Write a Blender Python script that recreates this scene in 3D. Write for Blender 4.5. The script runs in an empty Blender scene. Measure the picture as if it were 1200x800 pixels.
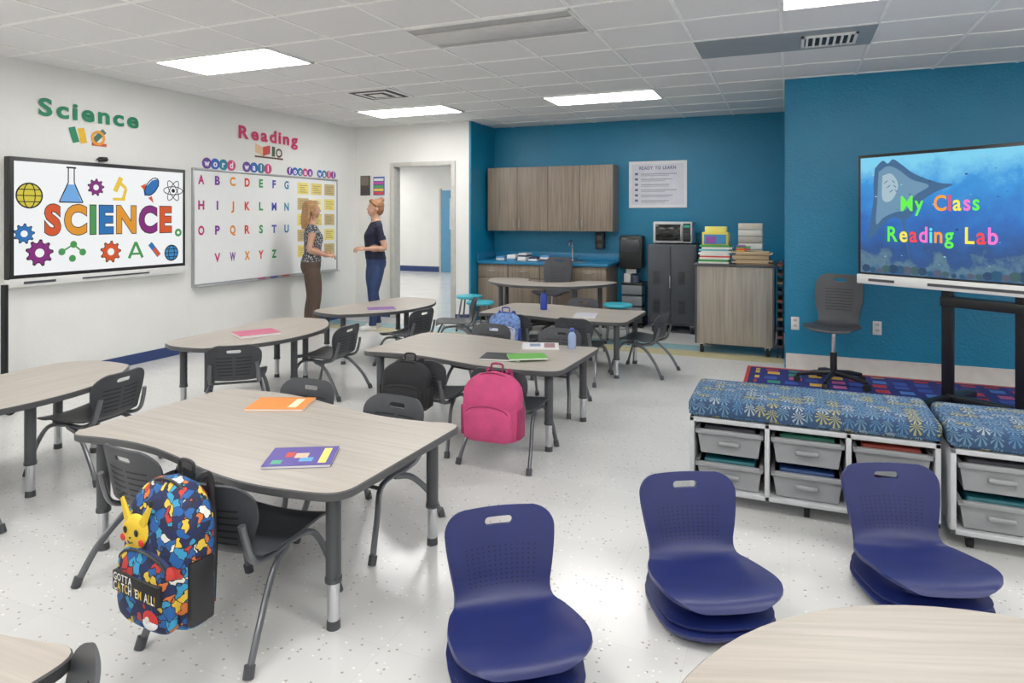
import bpy, bmesh, math, random
from mathutils import Vector, Matrix
random.seed(7)
PI=math.pi
def rad(a): return a*PI/180
def T(x,y,z): return Matrix.Translation((x,y,z))
def RX(a): return Matrix.Rotation(rad(a),4,'X')
def S(x,y,z): return Matrix.Diagonal((x,y,z,1))
scene=bpy.context.scene
scene.view_settings.view_transform='Standard'
scene.view_settings.look='None'
scene.view_settings.exposure=0.0
scene.view_settings.gamma=1.08

# ------------------------------------------------------------ materials
def lin(c):
    return tuple(((x/255)/12.92 if x/255<=0.04045 else ((x/255+0.055)/1.055)**2.4) for x in c)+(1.0,)
def newmat(name):
    m=bpy.data.materials.new(name); m.use_nodes=True
    nt=m.node_tree; b=nt.nodes['Principled BSDF']
    return m,nt,b
def mat(name,col,rough=.5,metal=0,var=.06,vs=14,bump=0,bs=250,alpha=1,coat=0):
    m,nt,b=newmat(name)
    c=lin(col)
    tc=nt.nodes.new('ShaderNodeTexCoord')
    n=nt.nodes.new('ShaderNodeTexNoise'); n.inputs['Scale'].default_value=vs; n.inputs['Detail'].default_value=4
    nt.links.new(tc.outputs['Object'],n.inputs['Vector'])
    r=nt.nodes.new('ShaderNodeValToRGB')
    r.color_ramp.elements[0].position=.3; r.color_ramp.elements[1].position=.7
    r.color_ramp.elements[0].color=tuple(x*(1-var) for x in c[:3])+(1,)
    r.color_ramp.elements[1].color=tuple(min(1,x*(1+var)) for x in c[:3])+(1,)
    nt.links.new(n.outputs['Fac'],r.inputs['Fac']); nt.links.new(r.outputs['Color'],b.inputs['Base Color'])
    b.inputs['Roughness'].default_value=rough; b.inputs['Metallic'].default_value=metal
    if bump:
        n2=nt.nodes.new('ShaderNodeTexNoise'); n2.inputs['Scale'].default_value=bs; n2.inputs['Detail'].default_value=3
        nt.links.new(tc.outputs['Object'],n2.inputs['Vector'])
        bp=nt.nodes.new('ShaderNodeBump'); bp.inputs['Strength'].default_value=bump; bp.inputs['Distance'].default_value=.01
        nt.links.new(n2.outputs['Fac'],bp.inputs['Height']); nt.links.new(bp.outputs['Normal'],b.inputs['Normal'])
    return m
_ec={}
def emat(col,s=.8,name=None):
    k=(tuple(col),s)
    if k in _ec: return _ec[k]
    m,nt,b=newmat(name or 'screen_%02x%02x%02x'%tuple(col))
    c=lin(col)
    b.inputs['Base Color'].default_value=tuple(x*.1 for x in c[:3])+(1,)
    b.inputs['Roughness'].default_value=.4
    b.inputs['Emission Color'].default_value=c; b.inputs['Emission Strength'].default_value=s
    m.cycles.emission_sampling='NONE'
    _ec[k]=m; return m
_pc={}
def pmat(col,rough=.55):
    k=(tuple(col),rough)
    if k not in _pc: _pc[k]=mat('colour_%02x%02x%02x'%tuple(col),col,rough,var=.04)
    return _pc[k]

WHITEWALL=mat('wall_paint_white',(234,234,231),.6,var=.02,vs=3,bump=.35,bs=45)
TEAL=mat('wall_paint_teal',(0,122,162),.42,var=.05,vs=4,bump=.5,bs=45)
BASEBLUE=mat('baseboard_blue',(42,62,112),.4)
BASEWHITE=mat('baseboard_white',(218,214,208),.4)
WHITE=mat('white_laminate',(224,224,222),.35,var=.02)
DKGRAY=mat('dark_gray_plastic',(66,68,72),.42,bump=.08)
CHAIRGRAY=mat('chair_gray_plastic',(58,60,65),.42,bump=.12,bs=400)
SLOT=mat('slot_dark',(24,26,29),.6)
EDGE=mat('table_edge_gray',(74,74,76),.4)
METAL=mat('gray_metal_tube',(112,114,118),.32,.65)
CHROME=mat('chrome',(205,207,210),.14,1.0,var=.02)
BLACK=mat('black_plastic',(22,23,26),.4)
BLACKM=mat('black_metal',(26,27,30),.35,.3)
NAVY=mat('navy_plastic',(25,36,94),.36,var=.05,bump=.1,bs=500)
NAVYD=mat('navy_perforation',(12,16,46),.6)
GASKET=mat('dark_rubber',(28,28,28),.8)
STEEL=mat('brushed_steel',(178,180,182),.3,.9)

def wood(name,c1,c2,axis=0,rough=.4,scale=1):
    m,nt,b=newmat(name)
    tc=nt.nodes.new('ShaderNodeTexCoord'); mp=nt.nodes.new('ShaderNodeMapping')
    sc=[40*scale]*3; sc[axis]=1.4*scale
    mp.inputs['Scale'].default_value=sc
    n=nt.nodes.new('ShaderNodeTexNoise'); n.inputs['Scale'].default_value=1.0; n.inputs['Detail'].default_value=7; n.inputs['Roughness'].default_value=.6; n.inputs['Distortion'].default_value=.3
    r=nt.nodes.new('ShaderNodeValToRGB'); r.color_ramp.elements[0].position=.3; r.color_ramp.elements[1].position=.68
    r.color_ramp.elements[0].color=lin(c2); r.color_ramp.elements[1].color=lin(c1)
    L=nt.links.new
    L(tc.outputs['Object'],mp.inputs['Vector']); L(mp.outputs['Vector'],n.inputs['Vector']); L(n.outputs['Fac'],r.inputs['Fac']); L(r.outputs['Color'],b.inputs['Base Color'])
    b.inputs['Roughness'].default_value=rough
    return m
TABLEWOOD=wood('table_laminate',(182,174,164),(160,152,142),0,.36)
CABWOOD=wood('cabinet_laminate',(148,134,118),(112,98,85),2,.45)
CARTWOOD=wood('cart_laminate',(170,161,149),(136,127,116),2,.45)
COUNTER=mat('counter_teal',(30,116,160),.3)

def floor_mat():
    m,nt,b=newmat('floor_vinyl_tile'); L=nt.links.new
    tc=nt.nodes.new('ShaderNodeTexCoord')
    def math_(op,a=None,bb=None,v2=None):
        n=nt.nodes.new('ShaderNodeMath'); n.operation=op
        if a is not None: L(a,n.inputs[0])
        if bb is not None: L(bb,n.inputs[1])
        if v2 is not None: n.inputs[1].default_value=v2
        return n.outputs[0]
    v=nt.nodes.new('ShaderNodeTexVoronoi'); v.inputs['Scale'].default_value=52; L(tc.outputs['Object'],v.inputs['Vector'])
    chip=math_('LESS_THAN',v.outputs['Distance'],v2=.25)
    sep=nt.nodes.new('ShaderNodeSeparateColor'); L(v.outputs['Color'],sep.inputs['Color'])
    rare=math_('GREATER_THAN',sep.outputs[0],v2=.72)
    chipm=math_('MULTIPLY',chip,rare)
    ramp=nt.nodes.new('ShaderNodeValToRGB'); L(sep.outputs[1],ramp.inputs['Fac'])
    ramp.color_ramp.interpolation='CONSTANT'
    ramp.color_ramp.elements[0].color=lin((166,160,150)); ramp.color_ramp.elements[1].color=lin((238,237,234)); ramp.color_ramp.elements[1].position=.55
    br=nt.nodes.new('ShaderNodeTexBrick'); br.offset=0; br.inputs['Scale'].default_value=1
    br.inputs['Brick Width'].default_value=.305; br.inputs['Row Height'].default_value=.305; br.inputs['Mortar Size'].default_value=.0007
    br.inputs['Color1'].default_value=lin((211,211,209)); br.inputs['Color2'].default_value=lin((216,216,214)); br.inputs['Mortar'].default_value=lin((199,198,196))
    L(tc.outputs['Object'],br.inputs['Vector'])
    mx=nt.nodes.new('ShaderNodeMix'); mx.data_type='RGBA'
    L(chipm,mx.inputs[0]); L(br.outputs['Color'],mx.inputs[6]); L(ramp.outputs['Color'],mx.inputs[7])
    L(mx.outputs[2],b.inputs['Base Color'])
    n=nt.nodes.new('ShaderNodeTexNoise'); n.inputs['Scale'].default_value=2.5; L(tc.outputs['Object'],n.inputs['Vector'])
    mr=nt.nodes.new('ShaderNodeMapRange'); mr.inputs['To Min'].default_value=.12; mr.inputs['To Max'].default_value=.24
    L(n.outputs['Fac'],mr.inputs['Value']); L(mr.outputs[0],b.inputs['Roughness'])
    return m
FLOOR=floor_mat()
BANDY=mat('floor_tile_beige',(204,194,152),.2); BANDT=mat('floor_tile_teal',(150,190,196),.2)
CEIL=mat('ceiling_tile',(232,232,232),.9,var=.04,vs=160,bump=.25,bs=120)
GRID=mat('ceiling_tbar',(248,248,246),.5)
def lamp(name,s):
    m,nt,b=newmat(name)
    b.inputs['Base Color'].default_value=(.9,.9,.9,1); b.inputs['Emission Color'].default_value=(1,.985,.96,1); b.inputs['Emission Strength'].default_value=s
    return m
LAMP=lamp('lamp_diffuser_lit',14.5); FILLC=lamp('corridor_fill_panel',10)
LAMPOFF=mat('lamp_diffuser_off',(208,208,206),.5)

# ------------------------------------------------------------ mesh builder
def catmull(P,n):
    P=[Vector(p) for p in P]; Q=[P[0]*2-P[1]]+P+[P[-1]*2-P[-2]]; out=[]
    for i in range(1,len(Q)-2):
        for k in range(n):
            t=k/n; a,b,c,d=Q[i-1],Q[i],Q[i+1],Q[i+2]
            out.append(.5*((2*b)+(c-a)*t+(2*a-5*b+4*c-d)*t*t+(3*b-a-3*c+d)*t**3))
    out.append(P[-1]); return out
class MB:
    def __init__(s): s.v=[];s.f=[];s.m=[];s.mats=[]
    def mi(s,m):
        if m not in s.mats: s.mats.append(m)
        return s.mats.index(m)
    def add(s,vs,fs,m,M=None):
        o=len(s.v); 
        for p in vs:
            p=Vector(p); s.v.append((M@p) if M is not None else p)
        i=s.mi(m) if not callable(m) else None
        for f in fs:
            s.f.append([o+k for k in f])
            if i is None:
                c=sum((s.v[o+k] for k in f),Vector())/len(f); s.m.append(s.mi(m(c)))
            else: s.m.append(i)
    def bm(s,b,m,M=None):
        b.verts.index_update(); s.add([v.co.copy() for v in b.verts],[[v.index for v in f.verts] for f in b.faces],m,M); b.free()
    def box(s,c,d,m,bev=0,M=None,seg=2):
        b=bmesh.new(); bmesh.ops.create_cube(b,size=1)
        for v in b.verts: v.co=Vector((v.co.x*d[0],v.co.y*d[1],v.co.z*d[2]))
        if bev: bmesh.ops.bevel(b,geom=b.edges[:],offset=min(bev,min(d)*.49),segments=seg,profile=.5,affect='EDGES')
        MM=T(*c)
        if M is not None: MM=M@MM
        s.bm(b,m,MM)
    def b2(s,x0,x1,y0,y1,z0,z1,m,bev=0,M=None): s.box(((x0+x1)/2,(y0+y1)/2,(z0+z1)/2),(abs(x1-x0),abs(y1-y0),abs(z1-z0)),m,bev,M)
    def tube(s,P,r,m,n=10,M=None,flat=1.0,cap=True):
        P=[Vector(p) for p in P]; rs=r if isinstance(r,(list,tuple)) else [r]*len(P)
        vs=[];fs=[]; up=None
        for i,p in enumerate(P):
            t=(P[min(i+1,len(P)-1)]-P[max(i-1,0)]).normalized()
            if up is None:
                up=Vector((0,0,1)) if abs(t.z)<.9 else Vector((1,0,0))
            a=(up-t*up.dot(t)).normalized(); up=a; bb=t.cross(a)
            for k in range(n):
                an=2*PI*k/n; vs.append(p+a*math.cos(an)*rs[i]+bb*math.sin(an)*rs[i]*flat)
        for i in range(len(P)-1):
            for k in range(n): fs.append([i*n+k,i*n+(k+1)%n,(i+1)*n+(k+1)%n,(i+1)*n+k])
        if cap: fs.append(list(range(n))[::-1]); fs.append([(len(P)-1)*n+k for k in range(n)])
        s.add(vs,fs,m,M)
    def cyl(s,p0,p1,r,m,n=20,r1=None,M=None): s.tube([p0,p1],[r,r if r1 is None else r1],m,n,M)
    def lathe(s,prof,m,n=28,M=None):
        vs=[];fs=[]
        for r,z in prof:
            for k in range(n): vs.append((max(r,1e-4)*math.cos(2*PI*k/n),max(r,1e-4)*math.sin(2*PI*k/n),z))
        for i in range(len(prof)-1):
            for k in range(n): fs.append([i*n+k,i*n+(k+1)%n,(i+1)*n+(k+1)%n,(i+1)*n+k])
        fs.append(list(range(n))[::-1]); fs.append([(len(prof)-1)*n+k for k in range(n)])
        s.add(vs,fs,m,M)
    def ball(s,c,r,m,M=None,n=20):
        b=bmesh.new(); bmesh.ops.create_uvsphere(b,u_segments=n,v_segments=max(8,n*2//3),radius=1)
        if not isinstance(r,(tuple,list)): r=(r,r,r)
        MM=T(*c)@S(*r)
        if M is not None: MM=M@MM
        s.bm(b,m,MM)
    def prism(s,out,z0,z1,mt,ms,e=.004,M=None):
        n=len(out); P=[Vector((p[0],p[1])) for p in out]
        area=sum(P[i].x*P[(i+1)%n].y-P[(i+1)%n].x*P[i].y for i in range(n))
        if area<0: P=P[::-1]
        def ins(d):
            r=[]
            for i in range(n):
                t=(P[(i+1)%n]-P[i-1]).normalized(); r.append(P[i]-Vector((t.y,-t.x))*d)
            return r
        rings=[(ins(e),z0),(P,z0+e),(P,z1-e),(ins(e),z1)]
        vs=[(p.x,p.y,z) for R_,z in rings for p in R_]; fs=[]
        for k in range(3):
            for i in range(n): fs.append([k*n+i,k*n+(i+1)%n,(k+1)*n+(i+1)%n,(k+1)*n+i])
        fs.append(list(range(n))[::-1])
        s.add(vs,fs,ms,M)
        s.add([vs[3*n+i] for i in range(n)],[list(range(n))],mt,M)
    def flat(s,pts,m,y,M=None): s.add([(p[0],y,p[1]) for p in pts],[list(range(len(pts)))],m,M)
    def disc(s,x,z,r,m,y,n=24,rz=None): s.flat([(x+r*math.cos(2*PI*k/n),z+(rz or r)*math.sin(2*PI*k/n)) for k in range(n)],m,y)
    def rect(s,x0,x1,z0,z1,m,y): s.flat([(x0,z0),(x1,z0),(x1,z1),(x0,z1)],m,y)
    def line(s,P,w,m,y):
        for a,b in zip(P[:-1],P[1:]):
            a=Vector(a);b=Vector(b);t=(b-a).normalized();nn=Vector((-t.y,t.x))*w/2
            s.flat([a-nn,b-nn,b+nn,a+nn],m,y)
    def ring(s,x,z,rx,rz_,w,m,y,rot=0,n=28):
        P=[]
        for k in range(n+1):
            a=2*PI*k/n; u=rx*math.cos(a); v=rz_*math.sin(a); P.append((x+u*math.cos(rot)-v*math.sin(rot),z+u*math.sin(rot)+v*math.cos(rot)))
        s.line(P,w,m,y)
    def gear(s,x,z,r,m,y,hole,teeth=8):
        P=[]
        for k in range(teeth*4):
            a=2*PI*k/(teeth*4); rr=r if k%4 in(0,1) else r*.76
            P.append((x+rr*math.cos(a),z+rr*math.sin(a)))
        s.flat(P,m,y); s.disc(x,z,r*.36,hole,y-.0006)
    def build(s,sharp=35,recalc=True):
        me=bpy.data.meshes.new('m'); me.from_pydata([tuple(v) for v in s.v],[],s.f)
        for m in s.mats: me.materials.append(m)
        me.polygons.foreach_set('material_index',s.m)
        if recalc:
            b=bmesh.new(); b.from_mesh(me); bmesh.ops.recalc_face_normals(b,faces=b.faces[:]); b.to_mesh(me); b.free()
        me.polygons.foreach_set('use_smooth',[True]*len(me.polygons))
        me.set_sharp_from_angle(angle=rad(sharp)); me.update()
        return me
    def obj(s,name,loc=(0,0,0),rz=0,sharp=35,parent=None,recalc=True):
        me=s.build(sharp,recalc); me.name=name; return place(me,name,loc,rz,parent)
def place(me,name,loc=(0,0,0),rz=0,parent=None,scale=None):
    o=bpy.data.objects.new(name,me); scene.collection.objects.link(o); o.location=loc; o.rotation_euler=(0,0,rad(rz))
    if scale: o.scale=scale
    if parent: o.parent=parent
    return o
def evalmods(mb,fn):
    me=mb.build(180); o=bpy.data.objects.new('tmp',me); scene.collection.objects.link(o); extra=fn(o)
    bpy.context.view_layer.update(); dg=bpy.context.evaluated_depsgraph_get(); em=o.evaluated_get(dg).to_mesh()
    vs=[v.co.copy() for v in em.vertices]; fs=[list(p.vertices) for p in em.polygons]
    o.evaluated_get(dg).to_mesh_clear(); bpy.data.objects.remove(o)
    for e in extra or []: bpy.data.objects.remove(e)
    return vs,fs
_gl={}
def glyph(ch,off):
    k=(ch,off)
    if k in _gl: return _gl[k]
    cu=bpy.data.curves.new('t','FONT'); cu.body=ch; cu.size=1; cu.offset=off; cu.resolution_u=4
    o=bpy.data.objects.new('t',cu); scene.collection.objects.link(o); bpy.context.view_layer.update()
    dg=bpy.context.evaluated_depsgraph_get(); e=o.evaluated_get(dg); me=e.to_mesh()
    vs=[v.co.copy() for v in me.vertices]; fs=[list(p.vertices) for p in me.polygons]; e.to_mesh_clear(); bpy.data.objects.remove(o)
    _gl[k]=(vs,fs); return _gl[k]
def word(mb,text,x0,x1,z,size,cols,y,off=.02,gap=.09,outline=None,ow=.035,maxk=1.6):
    ws=[]; g=[]
    for ch in text:
        if ch==' ': ws.append(.35); g.append(None); continue
        vs,fs=glyph(ch,off); a=min(v.x for v in vs); b=max(v.x for v in vs); ws.append(b-a); g.append((vs,fs,a))
    tot=sum(ws)+gap*(len(text)-1); k=min((x1-x0)/tot,size*maxk); xs=(x0+x1)/2-k*tot/2; x=xs; ci=0
    for w,gg in zip(ws,g):
        if gg:
            vs,fs,a=gg; c=cols[ci%len(cols)]; ci+=1
            mb.add([((v.x-a)*k+x,y,z+v.y*size) for v in vs],fs,c)
        x+=(w+gap)*k
    if outline:
        x=xs
        for ch,w in zip(text,ws):
            if ch!=' ':
                vs,fs=glyph(ch,off+ow); a=min(v.x for v in glyph(ch,off)[0])
                mb.add([((v.x-a)*k+x,y+.0008,z+v.y*size) for v in vs],fs,outline)
            x+=(w+gap)*k

# ------------------------------------------------------------ room
H=2.69; XL=-5.77
def wallobj(name,boxes,m):
    mb=MB()
    for b in boxes: mb.b2(*b,m)
    return mb.obj(name)
wallobj('floor',[(-13,4.1,-2.3,15.2,-.1,0)],FLOOR)
wallobj('ceiling',[(-13,4.1,-2.3,15.2,H,H+.1)],CEIL)
wallobj('wall_left',[(XL-.1,XL,-2.3,8.05,0,H)],WHITEWALL)
wallobj('wall_door',[(XL,-5.17,7.93,8.05,0,H),(-4.15,-3.95,7.93,8.05,0,H),(-5.17,-4.15,7.93,8.05,2.17,H)],WHITEWALL)
wallobj('wall_alcove',[(-3.95,-3.92,7.935,8.7,0,H)],TEAL)
wallobj('wall_back',[(-4.05,.08,8.7,8.82,0,H)],TEAL)
wallobj('wall_screen',[(-.04,4.1,6.68,6.8,0,H),(-.04,.08,6.8,8.7,0,H)],TEAL)
wallobj('wall_right',[(4.0,4.1,-2.3,6.68,0,H)],WHITEWALL)
wallobj('wall_near',[(XL,4.0,-2.3,-2.2,0,H)],WHITEWALL)
wallobj('wall_corridor',[(-13,-3,15.0,15.1,0,H),(-13,-12.9,8,15,0,H),(-3.95,-3.85,8.82,15,0,H),(-13,XL-.1,7.95,8.05,0,H)],WHITEWALL)
wallobj('baseboard_left',[(XL,XL+.012,-2.2,7.93,0,.1)],BASEBLUE)
wallobj('baseboard_door',[(XL,-5.17,7.918,7.93,0,.1),(-4.15,-3.93,7.918,7.93,0,.1)],BASEBLUE)
wallobj('baseboard_corridor',[(-12.9,-3.95,14.985,15.0,0,.14)],BASEBLUE)
wallobj('baseboard_screen',[(-.03,4.0,6.662,6.68,0,.14)],BASEWHITE)
wallobj('baseboard_back',[(-2.0,-.04,8.685,8.7,0,.1)],BASEBLUE)
wallobj('trim_floor_band_beige',[(-5.75,-.05,6.85,7.15,.0,.002)],BANDY)
wallobj('trim_floor_band_teal',[(-5.75,-.05,7.155,7.46,.0,.002)],BANDT)
mb=MB(); DFM=mat('door_frame_gray',(196,194,188),.4)
for x0,x1 in((-5.17,-5.11),(-4.21,-4.15)): mb.b2(x0,x1,7.9,8.07,0,2.17,DFM,.004)
mb.b2(-5.11,-4.21,7.9,8.07,2.11,2.17,DFM,.004)
mb.obj('door_1')
mb=MB(); mb.b2(-8.25,-7.3,14.96,14.995,0,2.1,pmat((90,150,186)),.004); mb.b2(-8.3,-8.25,14.95,14.999,0,2.15,DFM); mb.b2(-8.0,-7.6,14.95,14.96,1.1,1.9,pmat((190,214,226))); mb.obj('corridor_door')  # blue door with pane on the far corridor wall
PX,PY=.597,.55
mb=MB()
x=-.05-PX*9
while x<4: 
    if x>XL: mb.b2(x-.011,x+.011,-2.2,8.7,H-.006,H,GRID)
    x+=PX
y=3.87-PY*11
while y<8.7:
    if y>-2.2: mb.b2(XL,4,y-.011,y+.011,H-.0065,H,GRID)
    y+=PY
mb.obj('trim_ceiling_grid')
FR=mat('light_housing_white',(236,236,234),.5); DF=mat('light_baffle_gray',(180,180,180),.6)
def light(x0,y0,lit=True):
    mb=MB(); x1=x0+2*PX; y1=y0+PY; z=H-.012
    w=.02
    for b in((x0,x1,y0,y0+w),(x0,x1,y1-w,y1),(x0,x0+w,y0,y1),(x1-w,x1,y0,y1)): mb.b2(*b,z-.004,H,FR)
    if lit: mb.b2(x0+w,x1-w,y0+w,y1-w,z,H-.001,LAMP)
    else:
        ym=(y0+y1)/2
        mb.b2(x0+w,x1-w,y0+w,y1-w,z+.004,H-.001,DF); mb.b2(x0+w,x1-w,ym-.13,ym+.13,z-.012,z+.004,LAMPOFF,.006)
    mb.obj('ceiling_light')
for (a,b,l) in [(-4.826,3.87,1),(-4.826,6.62,1),(-2.438,6.62,1),(-.05,3.87,1),(-2.438,3.87,0),(-4.826,1.12,1),(-2.438,1.12,1),(-.05,1.12,1),(2.338,3.87,1),(2.338,1.12,1),(-4.826,-1.08,1),(-2.438,-1.08,1),(-.05,-1.08,1),(2.338,-1.08,1)]: light(a,b,l)
mb=MB(); 
for cx,cy in((-8,9.5),(-10,13),(-6,13),(-6,9.5),(-8,11.3),(-10,14)): mb.b2(cx-.6,cx+.6,cy-.3,cy+.3,H-.02,H-.001,FILLC)  # unseen glowing panels, added to brighten the corridor beyond the doorway
mb.obj('corridor_fill_light')
VG=mat('vent_gray',(150,156,160),.5); VD=mat('vent_dark',(48,48,50),.6)
mb=MB(); mb.b2(-.05-PX,-.05+PX,4.98,5.51,H-.012,H,VG)
mb.b2(.1,.42,5.12,5.38,H-.018,H-.01,VD)
for i in range(7): mb.b2(.11+.045*i,.125+.045*i,5.13,5.37,H-.03,H-.012,FR)
for b in((.08,.44,5.1,5.12),(.08,.44,5.38,5.4),(.08,.1,5.1,5.4),(.42,.44,5.1,5.4)): mb.b2(*b,H-.026,H-.01,FR)
mb.obj('ceiling_air_vent')
mb=MB(); vx,vy=-3.93,5.8
mb.b2(vx-.28,vx+.28,vy-.25,vy+.25,H-.014,H,FR); 
for i in range(4):
    r=.23-.05*i; mb.b2(vx-r,vx+r,vy-r*.9,vy+r*.9,H-.018-.003*i,H-.012-.003*i,VD if i%2==0 else FR)
mb.obj('ceiling_air_diffuser')
for (x,y,r) in((-2.62,3.76,.06),(-2.75,4.75,.045),(.9,4.9,.03)):
    mb=MB(); mb.lathe([(r,H),(r,H-.02),(r*.7,H-.04),(.001,H-.045)],WHITE); mb.obj('smoke_detector')

# ------------------------------------------------------------ interactive science board (left wall)
mb=MB(); W2=.83
mb.b2(-W2,W2,-.07,0,-.47,.52,BLACK,.008)
mb.b2(-W2,W2,-.085,0,-.53,-.46,WHITE,.01)
mb.b2(-W2+.1,-W2+.35,-.092,-.08,-.505,-.485,DKGRAY); mb.b2(-.25,.4,-.092,-.08,-.503,-.49,DKGRAY)
ys=-.0715
w=emat((244,246,247),.86)
mb.rect(-W2+.035,W2-.035,-.43,.485,w,ys)
K=emat((12,12,14),.5)
cols=[(216,84,40),(40,110,180),(230,150,40),(70,150,80),(130,40,120),(240,200,60),(30,150,160)]
E=[emat(c,.8) for c in cols]
word(mb,'SCIENCE',-.56,.66,-.1,.33,[E[0],E[2],E[3],E[1],E[2],E[4],E[0]],ys-.003,off=.045,gap=.12,outline=K,ow=.022)
def globe(x,z,r,c):
    mb.disc(x,z,r,emat(c,.8),ys-.001); mb.ring(x,z,r,r,.012,K,ys-.002); mb.ring(x,z,r*.45,r,.008,K,ys-.002); mb.line([(x-r,z),(x+r,z)],.008,K,ys-.002); mb.line([(x-r*.87,z+r*.5),(x+r*.87,z+r*.5)],.008,K,ys-.002); mb.line([(x-r*.87,z-r*.5),(x+r*.87,z-r*.5)],.008,K,ys-.002)
globe(-.68,.21,.1,(215,200,60)); globe(.66,-.32,.075,(60,140,200))
def flask(x,z,s,c):
    mb.flat([(x-.11*s,z-.15*s),(x+.11*s,z-.15*s),(x+.035*s,z+.03*s),(x-.035*s,z+.03*s)],emat(c,.8),ys-.001)
    mb.line([(x-.03*s,z+.2*s),(x-.03*s,z+.05*s),(x-.12*s,z-.15*s),(x+.12*s,z-.15*s),(x+.03*s,z+.05*s),(x+.03*s,z+.2*s)],.01,K,ys-.002)
    mb.line([(x-.05*s,z+.2*s),(x+.05*s,z+.2*s)],.014,K,ys-.002)
flask(-.34,.29,.85,(110,170,230))
for x,z,r,c in((-.12,.3,.07,4),(-.72,-.1,.075,1),(-.6,-.26,.1,4),(.02,-.28,.09,0)):
    mb.gear(x,z,r*1.12,K,ys-.001,w,9); mb.gear(x,z,r,E[c],ys-.002,w,9)
mb.line([(.04,.2),(.16,.2)],.025,E[5],ys-.001); mb.line([(.14,.2),(.17,.3),(.1,.36)],.03,E[5],ys-.001); mb.line([(.06,.27),(.12,.4)],.045,E[5],ys-.002)
mb.flat([(.36,.24),(.44,.25),(.52,.34),(.51,.41),(.44,.39),(.35,.3)],E[1],ys-.001); mb.ring(.44,.33,.1,.055,.01,K,ys-.002,rot=.9); mb.flat([(.32,.33),(.38,.36),(.36,.29)],E[0],ys-.001); mb.flat([(.44,.24),(.46,.17),(.4,.22)],E[0],ys-.001)
for a in(0,PI/3,-PI/3): mb.ring(.68,.3,.11,.04,.009,emat((60,60,66),.6),ys-.002,rot=a)
mb.disc(.68,.3,.02,K,ys-.003)
mb.line([(-.42,-.26),(-.32,-.2),(-.24,-.27)],.014,E[3],ys-.001)
for p in((-.42,-.26),(-.32,-.2),(-.24,-.27),(-.33,-.32)): mb.disc(*p,.03,E[3],ys-.002)
mb.line([(.2,-.35),(.27,-.2),(.34,-.35)],.028,E[3],ys-.001); mb.line([(.23,-.31),(.31,-.31)],.02,E[3],ys-.001)
mb.line([(.42,-.22),(.52,-.34)],.05,E[1],ys-.001); mb.line([(.46,-.27),(.52,-.34)],.035,E[0],ys-.002)
mb.disc(.74,-.12,.04,E[3],ys-.001); mb.disc(.74,-.12,.016,w,ys-.002)
mb.obj('interactive_science_board',(XL+.001,4.12,1.37),90)
mb=MB(); mb.b2(-.03,.03,-.05,0,-.02,.02,BLACK,.006); mb.b2(-.05,.05,-.03,-.01,-.005,.005,BLACK); mb.obj('board_camera',(XL+.001,4.1,1.93),90)

# ------------------------------------------------------------ whiteboard
ALU=mat('aluminium_trim',(176,178,180),.35,.6)
WBM=mat('whiteboard_surface',(240,242,242),.22,var=.01)
mb=MB(); Y0,Y1=-1.18,1.18; Z0,Z1=-.6,.6
mb.b2(Y0,Y1,-.02,0,Z0,Z1,WBM)
for b in((Y0-.02,Y1+.02,-.028,0,Z1,Z1+.025),(Y0-.02,Y1+.02,-.03,0,Z0-.03,Z0),(Y0-.02,Y0,-.028,0,Z0,Z1),(Y1,Y1+.02,-.028,0,Z0,Z1)): mb.b2(*b,ALU,.003)
mb.b2(Y0,Y1,-.08,-.02,Z0-.03,Z0-.018,ALU,.003)
lc=[pmat(c) for c in((190,40,120),(60,70,180),(220,60,50),(120,40,150),(30,130,170),(40,150,80),(230,140,30))]
k=0
for r,row in enumerate(('ABCDEFG','HIJKLMN','OPQRSTU',' VWXYZ')):
    for c,ch in enumerate(row):
        if ch==' ': continue
        x=Y0+.05+c*.215; z=.46-r*.27-(.03 if r==3 else 0)
        word(mb,ch,x,x+.08,z,.13,[lc[(k*3)%7]],-.0215,off=.04,maxk=1.0); k+=1
YEL=[pmat((240,222,120)),pmat((228,206,120)),pmat((198,176,120)),pmat((244,236,180))]
for c in range(3):
    for r in range(5):
        x=.40+c*.262; z=.40-r*.2
        mb.b2(x,x+.205,-.023,-.02,z,z+.15,YEL[(c+2*r)%4])
        for q in range(4): mb.rect(x+.03,x+.175-.02*((q+r)%3),z+.025+.028*q,z+.032+.028*q,pmat((140,128,104)),-.0236)
for i in range(3): mb.cyl((-.3+.2*i,-.055,Z0-.012),(-.2+.2*i,-.055,Z0-.012),.009,lc[i],8)
mb.obj('whiteboard',(XL+.001,6.28,1.30),90)
mb=MB()
pc=[pmat(c) for c in((96,60,150),(214,60,120),(40,100,190),(120,60,160),(30,130,160))]
for txt,x0 in(('word wall',-1.0),('focus wall',.28)):
    n=0; st=.113 if txt[0]=='w' else .095
    for ch in txt:
        if ch!=' ':
            x=x0+n*st; mb.lathe([(st*.54,0),(st*.54,.004)],pc[(n*2)%5],18,M=T(x,0,0)@RX(90))
            word(mb,ch,x-.034,x+.034,-.03,.1,[pmat((250,240,250))],-.0048,off=.03,maxk=1.0)
        n+=1
mb.obj('wall_letter_banner',(XL+.001,6.28,1.985),90)
GR=pmat((24,130,92)); PKD=pmat((206,30,96))
def slabword(name,txt,x1,size,col,loc,dots):
    mb=MB(); word(mb,txt,0,x1,0,size,[pmat(col)],-.008,off=.035,gap=.13,maxk=2)
    for d in dots: d(mb)
    return mb.obj(name,loc,90)
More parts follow.
